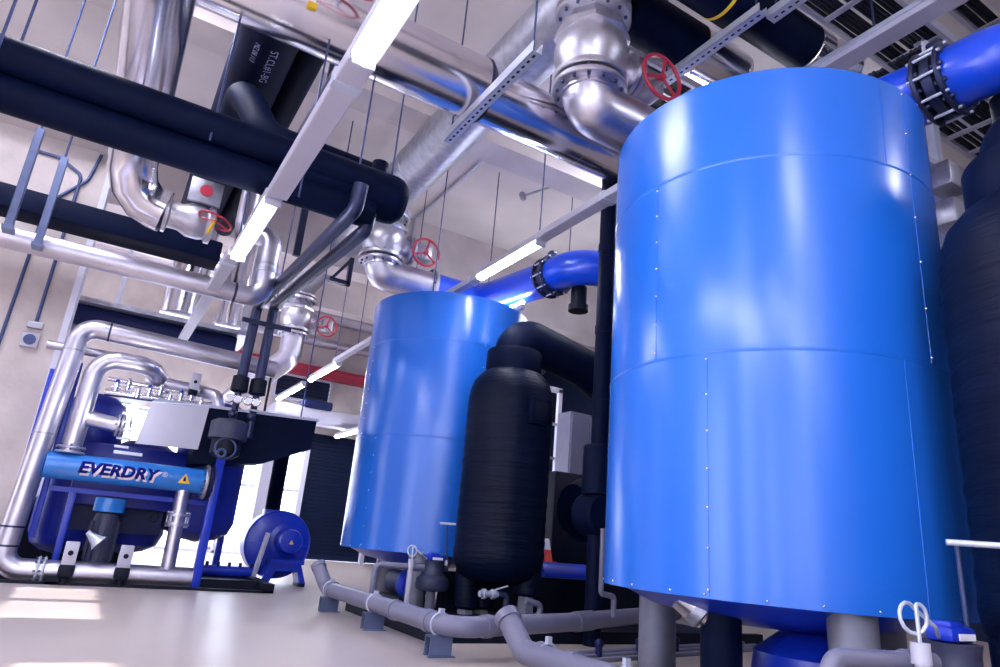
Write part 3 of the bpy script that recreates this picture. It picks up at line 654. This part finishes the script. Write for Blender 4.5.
# ------------------------------------------------------------------ twin dropping pipes and filter with gauges
for i, (x0, x1, xe, zt) in enumerate(((1.53, 1.48, 1.46, 3.86), (1.76, 1.70, 1.70, 3.92))):
    t = thing('drop_pipe', ('left', 'right')[i] + ' of two dark parallel pipes slanting back and dropping to the gauges', 'pipe', (xe, 9.6, 2.6), 'twin dark pipes')
    part('run', MB().tube([(x0, 5.52 + .36 * i, 3.98 - .06 * i), (x0, 5.56 + .36 * i, 3.74), (x1, 9.6, zt), (xe, 9.6, 2.62)], .070, .10, 20), 'darksteel', t)
    part('sleeve', MB().lathe((xe, 9.6, 0), (0, 0, 1), [(.07, 2.58), (.115, 2.60), (.11, 2.80), (.07, 2.82)], 20), 'black', t)
    for gx in (-.07, .035):
        ga = part('gauge', MB().lathe((xe + gx - .05, 9.46, 2.46), (0, -1, 0), [(.05, 0), (.058, .01), (.058, .04), (.05, .045)], 24), 'brush', t, 'round white gauge')
        part('dial', MB().cyl((xe + gx - .05, 9.413, 2.46), (xe + gx - .05, 9.41, 2.46), .046, n=20), 'cream', ga)
    part('ball_valve', MB().sph((xe - .02, 9.56, 2.28), .06, 14).cyl((xe, 9.6, 2.0), (xe, 9.6, 2.62), .045), 'darksteel', t)
single('pipe_clamp', MB().box((1.30, 9.5, 3.55), (1.98, 9.54, 3.62)), 'darksteel', 'dark clamp bar across the twin pipes below their bends', 'clamp', (1.5, 9.5, 3.55), smooth=False)
ft = thing('filter_unit', 'black barrel filter under the gauges with ring below', 'filter', (1.45, 9.6, 1.7))
part('barrel', MB().lathe((1.45, 9.66, 0), (0, 0, 1), [(.18, 1.92), (.245, 1.94), (.245, 2.16), (.18, 2.2)], 32), 'pvcdark', ft)
part('bowl', MB().lathe((1.45, 9.66, 0), (0, 0, 1), [(.10, 1.68), (.19, 1.74), (.19, 1.92)], 28), 'black', ft)
part('ring', MB().torus((1.42, 9.46, 1.80), (0, 1, 0), .13, .014, 30, 8), 'rod', ft)
part('end_cap', MB().torus((1.38, 9.44, 1.73), (0, 1, 0), .05, .02, 24, 8), 'rod', ft)
part('lever', MB().cyl((1.62, 9.5, 2.36), (1.90, 9.5, 2.36), .014, n=8), 'strut', ft)
bx = thing('insulated_box', 'long black insulated box behind the gauges, tapering up to the right', 'duct', (2.0, 10.3, 1.7))
part('box', MB().prism([(1.12, 10.15, 1.60), (2.05, 10.15, 1.72), (2.72, 10.15, 2.02), (2.74, 10.15, 2.46), (1.12, 10.15, 2.40)], (0, .55, 0)), 'rubber', bx, smooth=False)
for hx_ in (1.9, 2.6): part('rod', MB().cyl((hx_, 10.6, 2.4), (hx_, 10.6, 7.99), .012, n=8), 'rod', bx)
part('top_rim', MB().box((1.12, 10.13, 2.42), (2.76, 10.16, 2.46), Matrix.Rotation(-.036, 3, 'Y')), 'white', bx, smooth=False)
part('top_post', MB().cyl((1.98, 10.3, 2.4), (1.98, 10.3, 3.1), .018, n=8), 'black', bx)

# ------------------------------------------------------------------ dryer machine on the left
D = thing('air_dryer', 'blue dryer skid on the left with silver pipes and lettered blue header', 'machine', (.4, 10.4, 0))
part('skid_frame', MB().box((-2.6, 10.0, 0), (2.5, 10.1, .03)).box((-2.6, 10.4, 0), (2.5, 10.55, .12)).box((-2.6, 12.0, 0), (2.5, 12.15, .12)).box((2.35, 10.0, 0), (2.5, 12.15, .12)).box((-.2, 10.0, 0), (-.05, 12.15, .10)), 'black', D, smooth=False)
hp_ = part('header', MB().cyl((-.52, 10.2, 1.385), (1.33, 10.2, 1.385), .165, n=48), 'headerblue', D, 'bright blue lettered header')
fl = flange(D, (1.36, 10.2, 1.385), (1, 0, 0), .235, .05, 12, 'cast', .015)
flange(D, (1.42, 10.2, 1.385), (1, 0, 0), .235, .05, 0, 'navy')
def wrap_on_header(vs, fs, x0, zc, r, name, m, lab=None):
    mb = MB(); ys = [p.y for p in vs]; mid = (min(ys) + max(ys)) / 2; pts = []
    for p in vs:
        a = (p.y - mid) / .165 + zc
        pts.append(V((x0 + p.x, 10.2 - r * math.cos(a), 1.385 + r * math.sin(a))))
    mb.add(pts, fs); return part(name, mb, m, hp_, lab, smooth=False)
vs, fs = text_mesh('EVERDRY', .195, .16, .009, 1.06)
wid = max(p.x for p in vs) - min(p.x for p in vs)
sc = .93 / wid; vs = [V((p.x * sc, p.y, 0)) for p in vs]
wrap_on_header(vs, fs, -.16, .04, .170, 'lettering', 'ink', 'dark blue letters EVERDRY')
wrap_on_header([p + V((0, 0, 0)) for p in vs], fs, -.135, -.14, .1675, 'lettering_shade', 'inkshade', 'pale drop shade behind the letters')
vs, fs = text_mesh('®', .09); wrap_on_header(vs, fs, .80, .18, .169, 'trade_mark', 'inkshade')
tri = []; trf = []
for k in range(9): tri += [V((-.075 * (8 - k) / 8 - .001, -.06 + .13 * k / 8, 0)), V((.075 * (8 - k) / 8 + .001, -.06 + .13 * k / 8, 0))]
for k in range(8): trf.append((2 * k, 2 * k + 1, 2 * k + 3, 2 * k + 2))
wrap_on_header(tri, trf, 1.08, .04, .168, 'warning_label', 'yellow', 'yellow warning triangle')
wrap_on_header([V((-.018, -.032, 0)), V((.018, -.032, 0)), V((.012, .02, 0)), V((-.012, .02, 0))], [(0, 1, 2, 3)], 1.08, -.02, .1705, 'warning_mark', 'ink')
# big silver loop at the left
mp = part('main_pipe', MB().tube([(1.44, 10.2, .14), (-.69, 10.2, .14), (-.55, 10.2, 3.20), (2.0, 10.2, 3.12)], .127, .22, 36, 14), 'steel', D)
for p, q in (((-.668, 10.2, .62), (0, 0, 1)), ((-.678, 10.2, .40), (0, 0, 1)), ((-.566, 10.2, 2.85), (0, 0, 1)), ((-.22, 10.2, 3.19), (1, 0, 0)), ((-.617, 10.2, 1.75), (0, 0, 1)), ((1.6, 10.2, 3.14), (1, 0, 0))):
    q = V(q); part('joint_band', MB().cyl(V(p) - q * .012, V(p) + q * .012, .132, n=36), 'darksteel' if p[2] < .7 or p[2] > 3.1 else 'galv', mp)
flange(D, (-.30, 10.2, .14), (1, 0, 0), .165, .03, 8, 'strut', .012); flange(D, (-.24, 10.2, .14), (1, 0, 0), .165, .03, 0, 'strut')
lp = part('loop_pipe', MB().tube([(-.30, 10.2, 1.56), (-.27, 10.2, 2.83), (.36, 10.2, 2.83), (.62, 10.7, 2.66)], .118, .27, 36, 14), 'steel', D)
flange(D, (-.30, 10.2, 1.62), (0, 0, 1), .17, .03, 8, 'cast', .012); flange(D, (-.30, 10.2, 1.56), (0, 0, 1), .17, .03, 0, 'cast')
part('branch_pipe', MB().cyl((-.25, 10.2, 2.02), (.14, 10.2, 1.98), .10, n=28), 'steel', D)
flange(D, (.15, 10.2, 1.98), (1, 0, 0), .15, .03, 8, 'cast', .01); flange(D, (.20, 10.2, 1.98), (1, 0, 0), .15, .03, 0, 'cast')
part('upper_pipe', MB().tube([(.35, 10.5, 2.70), (1.10, 10.5, 2.66), (1.32, 10.3, 2.60), (1.34, 10.3, 2.30)], .085, .14, 24, 10), 'steel', D)
part('short_pipe', MB().tube([(-.9, 10.6, 2.95), (.2, 10.6, 2.95), (.5, 10.9, 2.95)], .06, .1, 16), 'steel', D)
rp = part('riser', MB().cyl((1.13, 10.2, .20), (1.11, 10.2, 1.26), .088, n=28), 'steel', D)
for z in (.80, .92):
    f = part('flange', MB().cyl((1.12, 10.2, z - .018), (1.12, 10.2, z + .018), .15, n=28), 'cast', D)
for k in range(8):
    a = 2 * PI * k / 8; part('bolt', MB().cyl((1.12 + .13 * math.cos(a), 10.2 + .13 * math.sin(a), .76), (1.12 + .13 * math.cos(a), 10.2 + .13 * math.sin(a), .96), .010, n=6), 'strut', D)
# vessels
for i, (x, y, r, z0, z1) in enumerate(((-.15, 11.35, .42, .45, 2.30), (1.52, 11.25, .50, .74, 2.45), (.62, 11.6, .5, .50, 1.75))):
    part('vessel', MB().lathe((x, y, 0), (0, 0, 1), [(0, z0 - .18), (r * .55, z0 - .13), (r * .88, z0 - .04), (r, z0 + .12), (r, z1 - .12), (r * .88, z1 + .06), (r * .55, z1 + .17), (0, z1 + .22)], 48), 'shadeblue', D)
part('nameplate', MB().box((1.50, 10.70, 1.42), (1.53, 10.74, 1.76)), 'cream', D)
part('housing', MB().box((-.2, 10.75, .95), (1.25, 11.2, 1.78), bev=.02), 'shadeblue', D)
part('back_or_shade_panel', MB().box((-1.2, 11.95, .05), (.62, 12.0, 1.0)), 'black', D, smooth=False)  # added dark sheet in place of the shade under the dryer
part('dark_housing', MB().box((-.1, 10.9, .62), (1.0, 11.2, 1.0)), 'navy', D, smooth=False)
# posts
for a, b in (((1.44, 10.1, 0), (1.55, 10.22, 1.72)), ((-.77, 10.36, .3), (-.71, 10.44, 2.6)), ((-.19, 10.45, .1), (-.11, 10.53, 1.1)), ((-.50, 10.4, .5), (-.43, 10.5, 2.75)), ((1.95, 11.9, 0), (2.05, 12.0, 1.2))):
    part('post', MB().box(a, b, bev=.008), 'deepblue', D)
part('cross_rail', MB().box((-.45, 10.42, 1.08), (1.5, 10.50, 1.14)), 'deepblue', D, smooth=False)
# white cover sheet
part('white_panel', MB().prism([(.40, 10.12, 1.77), (1.17, 10.12, 1.80), (1.20, 10.12, 2.40), (.47, 10.12, 2.33)], (0, .03, 0)), 'white', D, 'plain white panel', smooth=False)
part('panel_top', MB().prism([(.47, 10.12, 2.335), (1.20, 10.12, 2.405), (1.26, 10.45, 2.47), (.60, 10.45, 2.47)], (0, 0, .015)), 'strut', D, smooth=False)
# actuated valves on the low pipe
for i, x in enumerate((.0, .60)):
    vb = part('drain_valve', MB().box((x - .085, 9.96, .08), (x + .085, 10.12, .24), bev=.03).cyl((x, 10.04, .0), (x, 10.04, .1), .05), 'black', D)
    part('actuator', MB().box((x - .075, 9.97, .23), (x + .075, 10.11, .50), bev=.012), 'white', vb, 'white actuator box')
    part('indicator', MB().cyl((x, 9.962, .37), (x, 9.97, .37), .03, n=20), 'black', vb)
for i, (x, z) in enumerate(((.97, 2.72),)):
    ub = part('drain_valve', MB().box((x - .06, 10.32, z - .16), (x + .06, 10.44, z - .08), bev=.02), 'black', D)
    part('actuator', MB().box((x - .065, 10.32, z - .08), (x + .065, 10.44, z + .16), bev=.012), 'white', ub, 'white actuator box')
    part('indicator', MB().cyl((x, 10.312, z + .03), (x, 10.32, z + .03), .024, n=16), 'black', ub)
# motor
mo = part('motor', MB().lathe((.30, 10.42, 0), (0, 0, 1), [(.10, .22), (.15, .26), (.15, .78), (.13, .86), (.06, .88)], 32), 'pvcdark', D, 'dark finned motor')
for k in range(12):
    a = 2 * PI * k / 12; part('fin', MB().box((.30 + .16 * math.cos(a) - .012, 10.42 + .16 * math.sin(a) - .006, .28), (.30 + .16 * math.cos(a) + .012, 10.42 + .16 * math.sin(a) + .006, .76), Matrix.Rotation(a, 3, 'Z')), 'pvcdark', mo, smooth=False)
part('cooling_fan_cover', MB().lathe((.30, 10.42, 0), (0, 0, 1), [(.19, .88), (.19, 1.05), (.12, 1.06)], 24), 'headerblue', D)
part('funnel', MB().lathe((.12, 10.1, .62), (.75, -.1, -.6), [(.03, 0), (.04, .05), (.075, .15), (.11, .20)], 20), 'strut', D)
part('knob', MB().torus((.82, 10.15, .87), (0, 1, 0), .06, .014, 24, 8).cyl((.82, 10.3, .87), (.82, 10.15, .87), .02), 'black', D)
# small valve cluster on top
for k in range(9):
    x = .02 + k * .135; z = 2.50 + .05 * math.sin(k * 2.1)
    cv = part('control_valve', MB().cyl((x, 10.38, z - .06), (x, 10.38, z + .06), .04, n=14).cyl((x - .06, 10.38, z), (x + .06, 10.38, z), .028, n=12), 'brush', D)
    part('pilot_cap', MB().sph((x, 10.38, z + .08), .03, 12), ('deepblue', 'brush', 'strut')[k % 3], cv)
part('manifold', MB().cyl((-.1, 10.42, 2.42), (1.3, 10.42, 2.46), .05, n=16).cyl((-.1, 10.40, 2.60), (1.0, 10.40, 2.58), .028, n=12), 'brush', D)
part('manifold', MB().box((.10, 10.28, 2.30), (.42, 10.36, 2.36)), 'strut', D, smooth=False)
part('manifold', MB().box((.18, 10.22, 1.62), (.52, 10.32, 1.66)), 'strut', D, smooth=False)
for k in range(6): part('ladder_bar', MB().box((.17, 10.24, 1.70 + k * .11), (.34, 10.27, 1.73 + k * .11)), 'strut', D, smooth=False)
part('glint_bracket', MB().tube([(.30, 10.25, 1.98), (.28, 9.74, 1.98), (.26, 9.72, 2.10)], .014, .05, 10), 'strut', D)  # added arm that carries the glowing glint ball
lm = single('sun_glint', MB().sph((.26, 9.72, 2.15), .065, 16), 'glint', 'added glowing ball for a sun glint in front of the dryer beside the white panel', 'glint', (.26, 9.72, 2.1))  # added glowing ball in place of a sun glint on polished metal

# pipes of the second skid row on floor at right of dryer
sk = thing('cable_bundle', 'dark blue low pump skid on floor between dryer and fan', 'skid', (1.9, 11.4, 0))
sk.name = 'pump_skid'
part('base', MB().box((1.62, 11.0, 0), (2.55, 11.8, .09)), 'black', sk, smooth=False)
part('barrel', MB().cyl((1.70, 11.35, .17), (2.5, 11.35, .17), .08, n=20), 'deepblue', sk)
for k in range(5): part('terminal', MB().cyl((1.78 + k * .16, 11.33, .24), (1.78 + k * .16, 11.33, .30), .025, n=8), 'navy', sk)
part('red_end', MB().cyl((1.62, 11.35, .17), (1.70, 11.35, .17), .075, n=16), 'red', sk)

# ------------------------------------------------------------------ blue fan
B = thing('centrifugal_fan', 'round blue centrifugal fan on a blue stand in front of the bright window', 'fan', (2.85, 11.7, 0))
cx, cz = 2.84, .61
cas = part('casing', MB().lathe((cx, 11.62, cz), (0, 1, 0), [(.18, -.01), (.50, 0), (.52, .015), (.52, .36), (.50, .375), (.0, .38)], 56), 'deepblue', B)
part('outlet', MB().box((cx - .26, 11.76, cz + .40), (cx + .02, 12.0, cz + .53), bev=.01), 'deepblue', B)
part('rim', MB().torus((cx, 11.63, cz), (0, 1, 0), .515, .016, 56, 8), 'deepblue', B)
part('seam', MB().box((cx - .52, 11.60, cz - .008), (cx + .52, 11.62, cz + .004)), 'pipeblue', B, smooth=False)
mt = part('motor', MB().lathe((cx + .10, 11.61, cz + .06), (0, -1, 0), [(.26, 0), (.26, .03), (.19, .05), (.19, .36), (.17, .40), (.05, .42)], 36), 'deepblue', B, 'round blue motor')
wl = MB().prism([(cx + .10 - .035, 11.185, cz + .02), (cx + .10 + .035, 11.185, cz + .02), (cx + .10, 11.185, cz + .085)], (0, -.004, 0))
part('warning_label', wl, 'yellow', mt, 'yellow warning triangle')
part('stand', MB().prism([(cx - .26, 11.3, .04), (cx - .12, 11.3, .34), (cx + .34, 11.3, .34), (cx + .46, 11.3, .04), (cx + .36, 11.3, .04), (cx + .30, 11.3, .22), (cx - .04, 11.3, .22), (cx - .12, 11.3, .04)], (0, .34, 0)), 'deepblue', B, smooth=False)
part('stand_top', MB().box((cx - .14, 11.2, .33), (cx + .36, 11.66, .39)), 'deepblue', B, smooth=False)
part('belt_guard', MB().box((cx - .36, 11.22, .06), (cx - .29, 11.28, .78), Matrix.Rotation(.16, 3, 'Y'), .008), 'white', B, 'pale upright bar')
for x in (cx - .30, cx + .40): part('foot', MB().box((x - .05, 11.28, 0), (x + .05, 11.66, .05), bev=.01), 'black', B)
fh = thing('flexible_duct', 'black ribbed flexible hose rising behind the blue fan', 'hose', (2.74, 11.95, 1.1))
hs = MB(); pr = []
for k in range(46):
    pr += [(.118, k * .022), (.132, k * .022 + .011)]
part('hose', hs.lathe((2.72, 11.9, 1.14), (.0, 0, 1), pr, 28), 'rubber', fh)
single('window_column', MB().box((4.15, 20.4, 0), (4.5, 20.7, 3.7)), 'white', 'white upright duct column by the back window behind the fan', 'column', (4.3, 20.5, 0), smooth=False)

# ------------------------------------------------------------------ floor drain pipes
P1 = thing('drain_pipe', 'long grey plastic drain pipe on brackets in front of the middle tank', 'pipe', (2.7, 6, .2))
rn = part('run', MB().tube([(2.60, 8.46, .46), (2.68, 8.28, .24), (2.72, 5.10, .24), (4.2, 5.50, .26), (6.2, 6.13, .32)], .082, .20, 28, 12), 'pvc', P1)
for a, b in (((2.69, 8.02, .24), (2.69, 8.10, .24)), ((2.705, 6.2, .24), (2.705, 6.28, .24)), ((2.715, 5.45, .24), (2.715, 5.55, .24)), ((3.05, 5.19, .245), (3.13, 5.21, .247)), ((4.25, 5.516, .262), (4.52, 5.60, .27))):
    part('socket', MB().cyl(a, b, .092, n=28), 'pvc', rn)
part('open_end', MB().ring((2.606, 8.45, .45), (2.594, 8.485, .49), .09, .07), 'pvc', P1)
def bracket(x, y, lab):
    t = thing('pipe_bracket', lab, 'bracket', (x, y, 0), 'galvanised brackets under the drain pipe')
    part('channel', MB().box((x - .10, y - .055, 0), (x + .10, y - .045, .15)).box((x - .10, y + .045, 0), (x + .10, y + .055, .15)).box((x - .10, y - .055, .145), (x + .10, y + .055, .157)).box((x - .12, y - .09, 0), (x + .12, y - .045, .008)).box((x - .10, y - .06, .10), (x + .10, y - .055, .145)), 'bluegalv', t, smooth=False)
    part('clamp', MB().torus((x, y, .24), (0, 1, 0), .088, .009, 32, 6), 'strut', t)
    part('lug', MB().box((x - .02, y - .02, .32), (x + .02, y + .02, .36)), 'strut', t, smooth=False)
    return t
bracket(2.69, 8.15, 'galvanised bracket at the far open end of the long drain pipe')
bracket(2.70, 6.75, 'galvanised bracket in the middle of the long drain pipe')
bracket(2.72, 5.32, 'galvanised bracket at the near corner of the long drain pipe')
P2 = thing('drain_pipe', 'grey plastic drain pipe with upturned open end at the bottom edge', 'pipe', (3.05, 4.5, .2))
r2 = part('run', MB().tube([(2.985, 4.70, .36), (2.99, 4.46, .17), (3.10, 1.2, .17)], .085, .10, 28, 8), 'pvc', P2)
part('open_end', MB().ring((2.985, 4.68, .345), (2.983, 4.735, .388), .10, .075), 'pvc', P2)
for y in (4.32, 3.95): part('socket', MB().cyl((3.03, y, .17), (3.03, y - .07, .17), .096, n=28), 'pvc', r2)
for y in (4.22, 3.4):
    c = part('clamp', MB().torus((3.03, y, .17), (0, 1, 0), .094, .010, 32, 6), 'strut', P2)
    part('lug', MB().box((3.01, y - .015, .26), (3.05, y + .015, .31)), 'strut', c, smooth=False)

# ------------------------------------------------------------------ plinth and low machinery
pl = single('skid_plinth', MB().box((2.95, 5.95, 0), (7.5, 8.3, .06)).box((4.15, 8.15, .06), (7.5, 8.3, .52)).box((2.95, 5.95, .06), (7.5, 6.05, .12)).box((2.95, 5.95, .06), (3.05, 8.3, .12)), 'black', 'low black steel plinth under the black wrapped vessel', 'plinth', (5, 7, 0), smooth=False)
def build_trap():
    x, y = 3.90, 7.97
    t = thing('drain_trap', 'round grey drain trap with blue cap under the middle blue tank', 'drain', (x, y, 0), 'grey drain traps')
    part('bowl', MB().lathe((x, y, 0), (0, 0, 1), [(.06, .28), (.19, .30), (.215, .35), (.205, .43), (.14, .48)], 32), 'pvcdark', t)
    part('neck', MB().lathe((x, y, 0), (0, 0, 1), [(.14, .46), (.15, .48), (.12, .52), (.12, .60), (.13, .64)], 28), 'pvcdark', t)
    cp = part('cap', MB().box((x - .11, y - .07, .64), (x + .12, y + .07, .715), bev=.03).box((x - .08, y - .05, .69), (x + .05, y + .05, .735), bev=.015), 'deepblue', t, 'blue cap')
    part('label_strip', MB().box((x - .06, y - .076, .655), (x + .08, y - .07, .685)), 'cream', cp, smooth=False)
    part('plug', MB().cyl((x + .13, y, .56), (x + .19, y, .56), .04, n=14), 'pvcdark', t)
    part('outlet', MB().cyl((x, y, .05), (x, y, .30), .06, n=18), 'pvc', t)
    rgt = V((.87, -.5, 0)); lc = V((x - .32, y + .02, .74))
    ring = [lc + rgt * (.05 * math.cos(a)) + V((0, 0, .066 * math.sin(a))) + V((0, -.004 * k, 0)) for k, a in enumerate([math.radians(40 + 30 * q) for q in range(0, 15)])]
    part('cable', MB().tube([V((x - .10, y, .66)), lc + rgt * .13 + V((0, 0, -.03))] + ring + [lc + V((.0, -.05, -.12))], .009, .02, 8, 4), 'strut', t, 'thin looped cable')
    part('feed', MB().tube([(x - .12, y + .02, .55), (x - .70, y + .17, .55), (x - .70, y + .17, .02)], .040, .07, 18), 'pvc', t)
    part('feed_socket', MB().cyl((x - .30, y + .066, .55), (x - .18, y + .035, .55), .050, n=18), 'pvc', t)
    cx_, cy_ = x - .32, y - .03
    part('conduit', MB().cyl((cx_, cy_, .02), (cx_, cy_, .56), .030, n=14), 'white', t)
    part('conduit_sleeve', MB().cyl((cx_, cy_, .55), (cx_, cy_, .64), .042, n=14), 'white', t)
    rd = part('rod', MB().cyl((x + .17, y, .62), (x + .12, y - .02, 1.10), .012, n=10), 'rod', t)
    part('handle', MB().cyl((x + .02, y - .02, 1.10), (x + .22, y - .32, 1.10), .016, n=10), 'strut', rd)
    part('rod_base', MB().cyl((x + .17, y, .56), (x + .17, y, .66), .025, n=12), 'strut', t)
    return t
tr = build_trap()
dup(tr, (-.22, 1.85 - 7.97, 0), 'grey drain trap with blue cap and looped cable at the lower right corner')

lm_ = thing('booster_pump', 'small blue pump with grey motor behind the round drain trap', 'pump', (4.2, 8.9, 0))
part('casing', MB().lathe((4.10, 8.85, .28), (0, 1, 0), [(.05, 0), (.20, .02), (.22, .06), (.22, .2), (.1, .24)], 32), 'deepblue', lm_)
part('motor', MB().cyl((4.1, 9.05, .28), (4.1, 9.6, .28), .16, n=24), 'navy', lm_)
part('base', MB().box((3.85, 8.8, 0), (4.35, 9.6, .12)), 'black', lm_, smooth=False)
bv = thing('ball_valve', 'brass and blue ball valve low before the black vessel', 'valve', (4.35, 7.1, .35))
part('body', MB().cyl((4.02, 6.98, .36), (4.26, 6.98, .36), .035, n=14).cyl((4.06, 6.98, .36), (4.10, 6.98, .36), .055, n=8).cyl((4.18, 6.98, .36), (4.22, 6.98, .36), .055, n=8), 'strut', bv)
part('handle', MB().cyl((4.14, 6.98, .38), (4.36, 6.93, .46), .010, n=8), 'strut', bv)
part('pipe', MB().tube([(4.26, 6.98, .36), (4.38, 6.98, .36), (4.38, 6.98, .06)], .034, .05, 14), 'pvcdark', bv)
single('drain_tube', MB().tube([(3.3, 6.6, .06), (4.55, 6.6, .12), (4.62, 6.6, .30), (4.40, 6.6, .34)], .034, .06, 14), 'pvc', 'thin grey pipe with bent end on the black plinth', 'pipe', (3.3, 6.6, .1))
hx = thing('heat_exchanger', 'dark blue barrel lying low behind the black vessel', 'vessel', (6.4, 8.6, 0))
part('barrel', MB().lathe((5.85, 8.6, .42), (1, 0, 0), [(0, -.12), (.2, -.08), (.30, 0), (.30, 3.2), (0, 3.3)], 36), 'deepblue', hx)
for x in (6.1, 8.0): part('saddle', MB().box((x, 8.4, 0), (x + .1, 8.8, .2)), 'black', hx, smooth=False)
dk = thing('compressor_block', 'large black machine housing in the dark gap between the tanks', 'machine', (7.5, 9.8, 0))
part('housing', MB().box((6.2, 9.5, 0), (7.6, 10.6, .68), bev=.04).box((7.05, 9.9, .6), (10.5, 11.2, 2.25), bev=.04), 'black', dk)
part('drum', MB().lathe((5.75, 7.45, 1.45), (1, 0, 0), [(0, -.2), (.32, -.16), (.42, 0), (.42, 1.4), (0, 1.45)], 36), 'rubber', dk)
part('pedestal', MB().box((6.2, 7.3, .06), (6.9, 7.6, 1.1)), 'black', dk, smooth=False)
part('text_plate', MB().box((7.2, 9.49, .56), (7.45, 9.50, .60)), 'cream', dk, smooth=False)
cn = thing('traffic_cone', 'orange and white traffic cone on the black machine between the tanks', 'cone', (6.78, 9.65, .68))
part('base', MB().box((6.63, 9.52, .68), (6.93, 9.8, .71), bev=.01), 'orange', cn)
part('cone', MB().lathe((6.78, 9.65, .71), (0, 0, 1), [(.11, 0), (.07, .18)], 24), 'orange', cn)
part('band', MB().lathe((6.78, 9.65, .71), (0, 0, 1), [(.071, .18), (.045, .32), (.03, .36)], 24), 'cream', cn, 'white upper band')
cb = thing('control_cabinet', 'grey blue upright cabinet in the gap behind the black riser', 'cabinet', (8.6, 11.6, 0))
part('body', MB().box((8.72, 11.8, 0), (9.5, 12.3, 3.85), bev=.02), 'pvc', cb)
part('door', MB().box((8.75, 11.77, .1), (9.25, 11.80, 3.8)), 'pvc', cb, smooth=False)
part('side_strip', MB().box((9.28, 11.76, .1), (9.46, 11.79, 3.8)), 'white', cb, smooth=False)
fr = thing('white_frame', 'white door frame seen through the gap beside the black vessel', 'frame', (8.9, 13, 0))
fr.name = 'door_frame'
part('post', MB().box((9.16, 12.9, 0), (9.26, 13.0, 4.6)), 'skirting', fr, smooth=False)
part('lintel', MB().box((7.4, 12.9, 4.5), (9.26, 13.0, 4.62)), 'skirting', fr, smooth=False)
for z in (2.9, 3.7): part('rail', MB().box((7.4, 12.92, z), (9.16, 12.98, z + .06)), 'white', fr, smooth=False)
# things under the nearest tank
bb = thing('blue_filter_housing', 'deep blue bulging housing under the nearest tank', 'housing', (4.42, 3.0, 0))
part('body', MB().lathe((4.42, 3.0, 0), (0, 0, 1), [(.30, .0), (.46, .06), (.49, .2), (.46, .38), (.30, .50), (0, .53)], 40), 'deepblue', bb)
for k in range(7):
    a = math.radians(-170 + k * 18); part('bolt', MB().sph((4.42 + .485 * math.cos(a), 3.0 + .485 * math.sin(a), .18 + .05 * (k % 3)), .010, 8), 'strut', bb)
single('insulated_drop', MB().cyl((3.70, 3.26, 0), (3.70, 3.26, .60), .13, n=28), 'rubber', 'black wrapped pipe stub under the nearest tank', 'pipe', (3.70, 3.26, 0)).name = 'insulated_stub'
ss = thing('outlet_stub', 'shiny slanted stub with grey band under the nearest tank', 'pipe', (3.5, 3.4, .5))
part('cone', MB().lathe((3.48, 3.44, .72), (.50, -.45, -.55), [(.02, 0), (.10, .05), (.10, .16)], 24), 'brush', ss)
part('band', MB().lathe((3.48, 3.44, .72), (.50, -.45, -.55), [(.102, .15), (.105, .16), (.105, .22), (.09, .23)], 24), 'galv', ss)
part('tip', MB().lathe((3.48, 3.44, .72), (.50, -.45, -.55), [(.09, .22), (.06, .28), (0, .3)], 24), 'brush', ss)
hp2 = thing('floor_manifold', 'row of thin grey pipes with valves low behind the nearest tank leg', 'pipes', (5, 5, .1))
for k in range(3): part('pipe', MB().cyl((3.4, 4.9 - k * .16, .07 + .0 * k), (6.6, 5.5 - k * .16, .09), .022, n=10), 'pvc', hp2)
for k in range(4): part('valve', MB().cyl((4.0 + k * .55, 4.84 + k * .10, .07), (4.0 + k * .55, 4.84 + k * .10, .16), .03, n=10).sph((4.0 + k * .55, 4.84 + k * .10, .17), .04, 10), 'navy', hp2)

# ------------------------------------------------------------------ camera, sun, sky
cam = bpy.data.cameras.new('camera'); co = bpy.data.objects.new('camera', cam); C.objects.link(co)
cam.sensor_width = 36.0; cam.sensor_fit = 'HORIZONTAL'; cam.lens = 668.0 * 36 / 1000; cam.clip_end = 200; cam.clip_start = .05
yaw, pit, rol = (math.radians(a) for a in (29.75, 17.5, 5.06))
f = V((math.sin(yaw) * math.cos(pit), math.cos(yaw) * math.cos(pit), math.sin(pit)))
r = V((math.cos(yaw), -math.sin(yaw), 0)); u = r.cross(f)
r2 = r * math.cos(rol) + u * math.sin(rol); u2 = -r * math.sin(rol) + u * math.cos(rol)
mw = Matrix((r2, u2, -f)).transposed().to_4x4(); mw.translation = V((0, 0, .9))
co.matrix_world = mw
S.camera = co

sl = bpy.data.lights.new('sun', 'SUN'); sl.energy = 9.0; sl.angle = .009; sl.color = (1, .95, .93)
so = bpy.data.objects.new('sun', sl); C.objects.link(so)
d = V((.62, .0, -.65)); so.rotation_euler = d.to_track_quat('-Z', 'Y').to_euler(); so.location = (-9, 2, 8)

w = bpy.data.worlds.new('World'); S.world = w; w.use_nodes = True
bg = w.node_tree.nodes['Background']; bg.inputs['Color'].default_value = (.72, .79, 1.0, 1); bg.inputs['Strength'].default_value = 8.0

S.view_settings.view_transform = 'Standard'; S.view_settings.look = 'None'; S.view_settings.gamma = 1.0
S.view_settings.exposure = -0.12; S.view_settings.use_curve_mapping = False
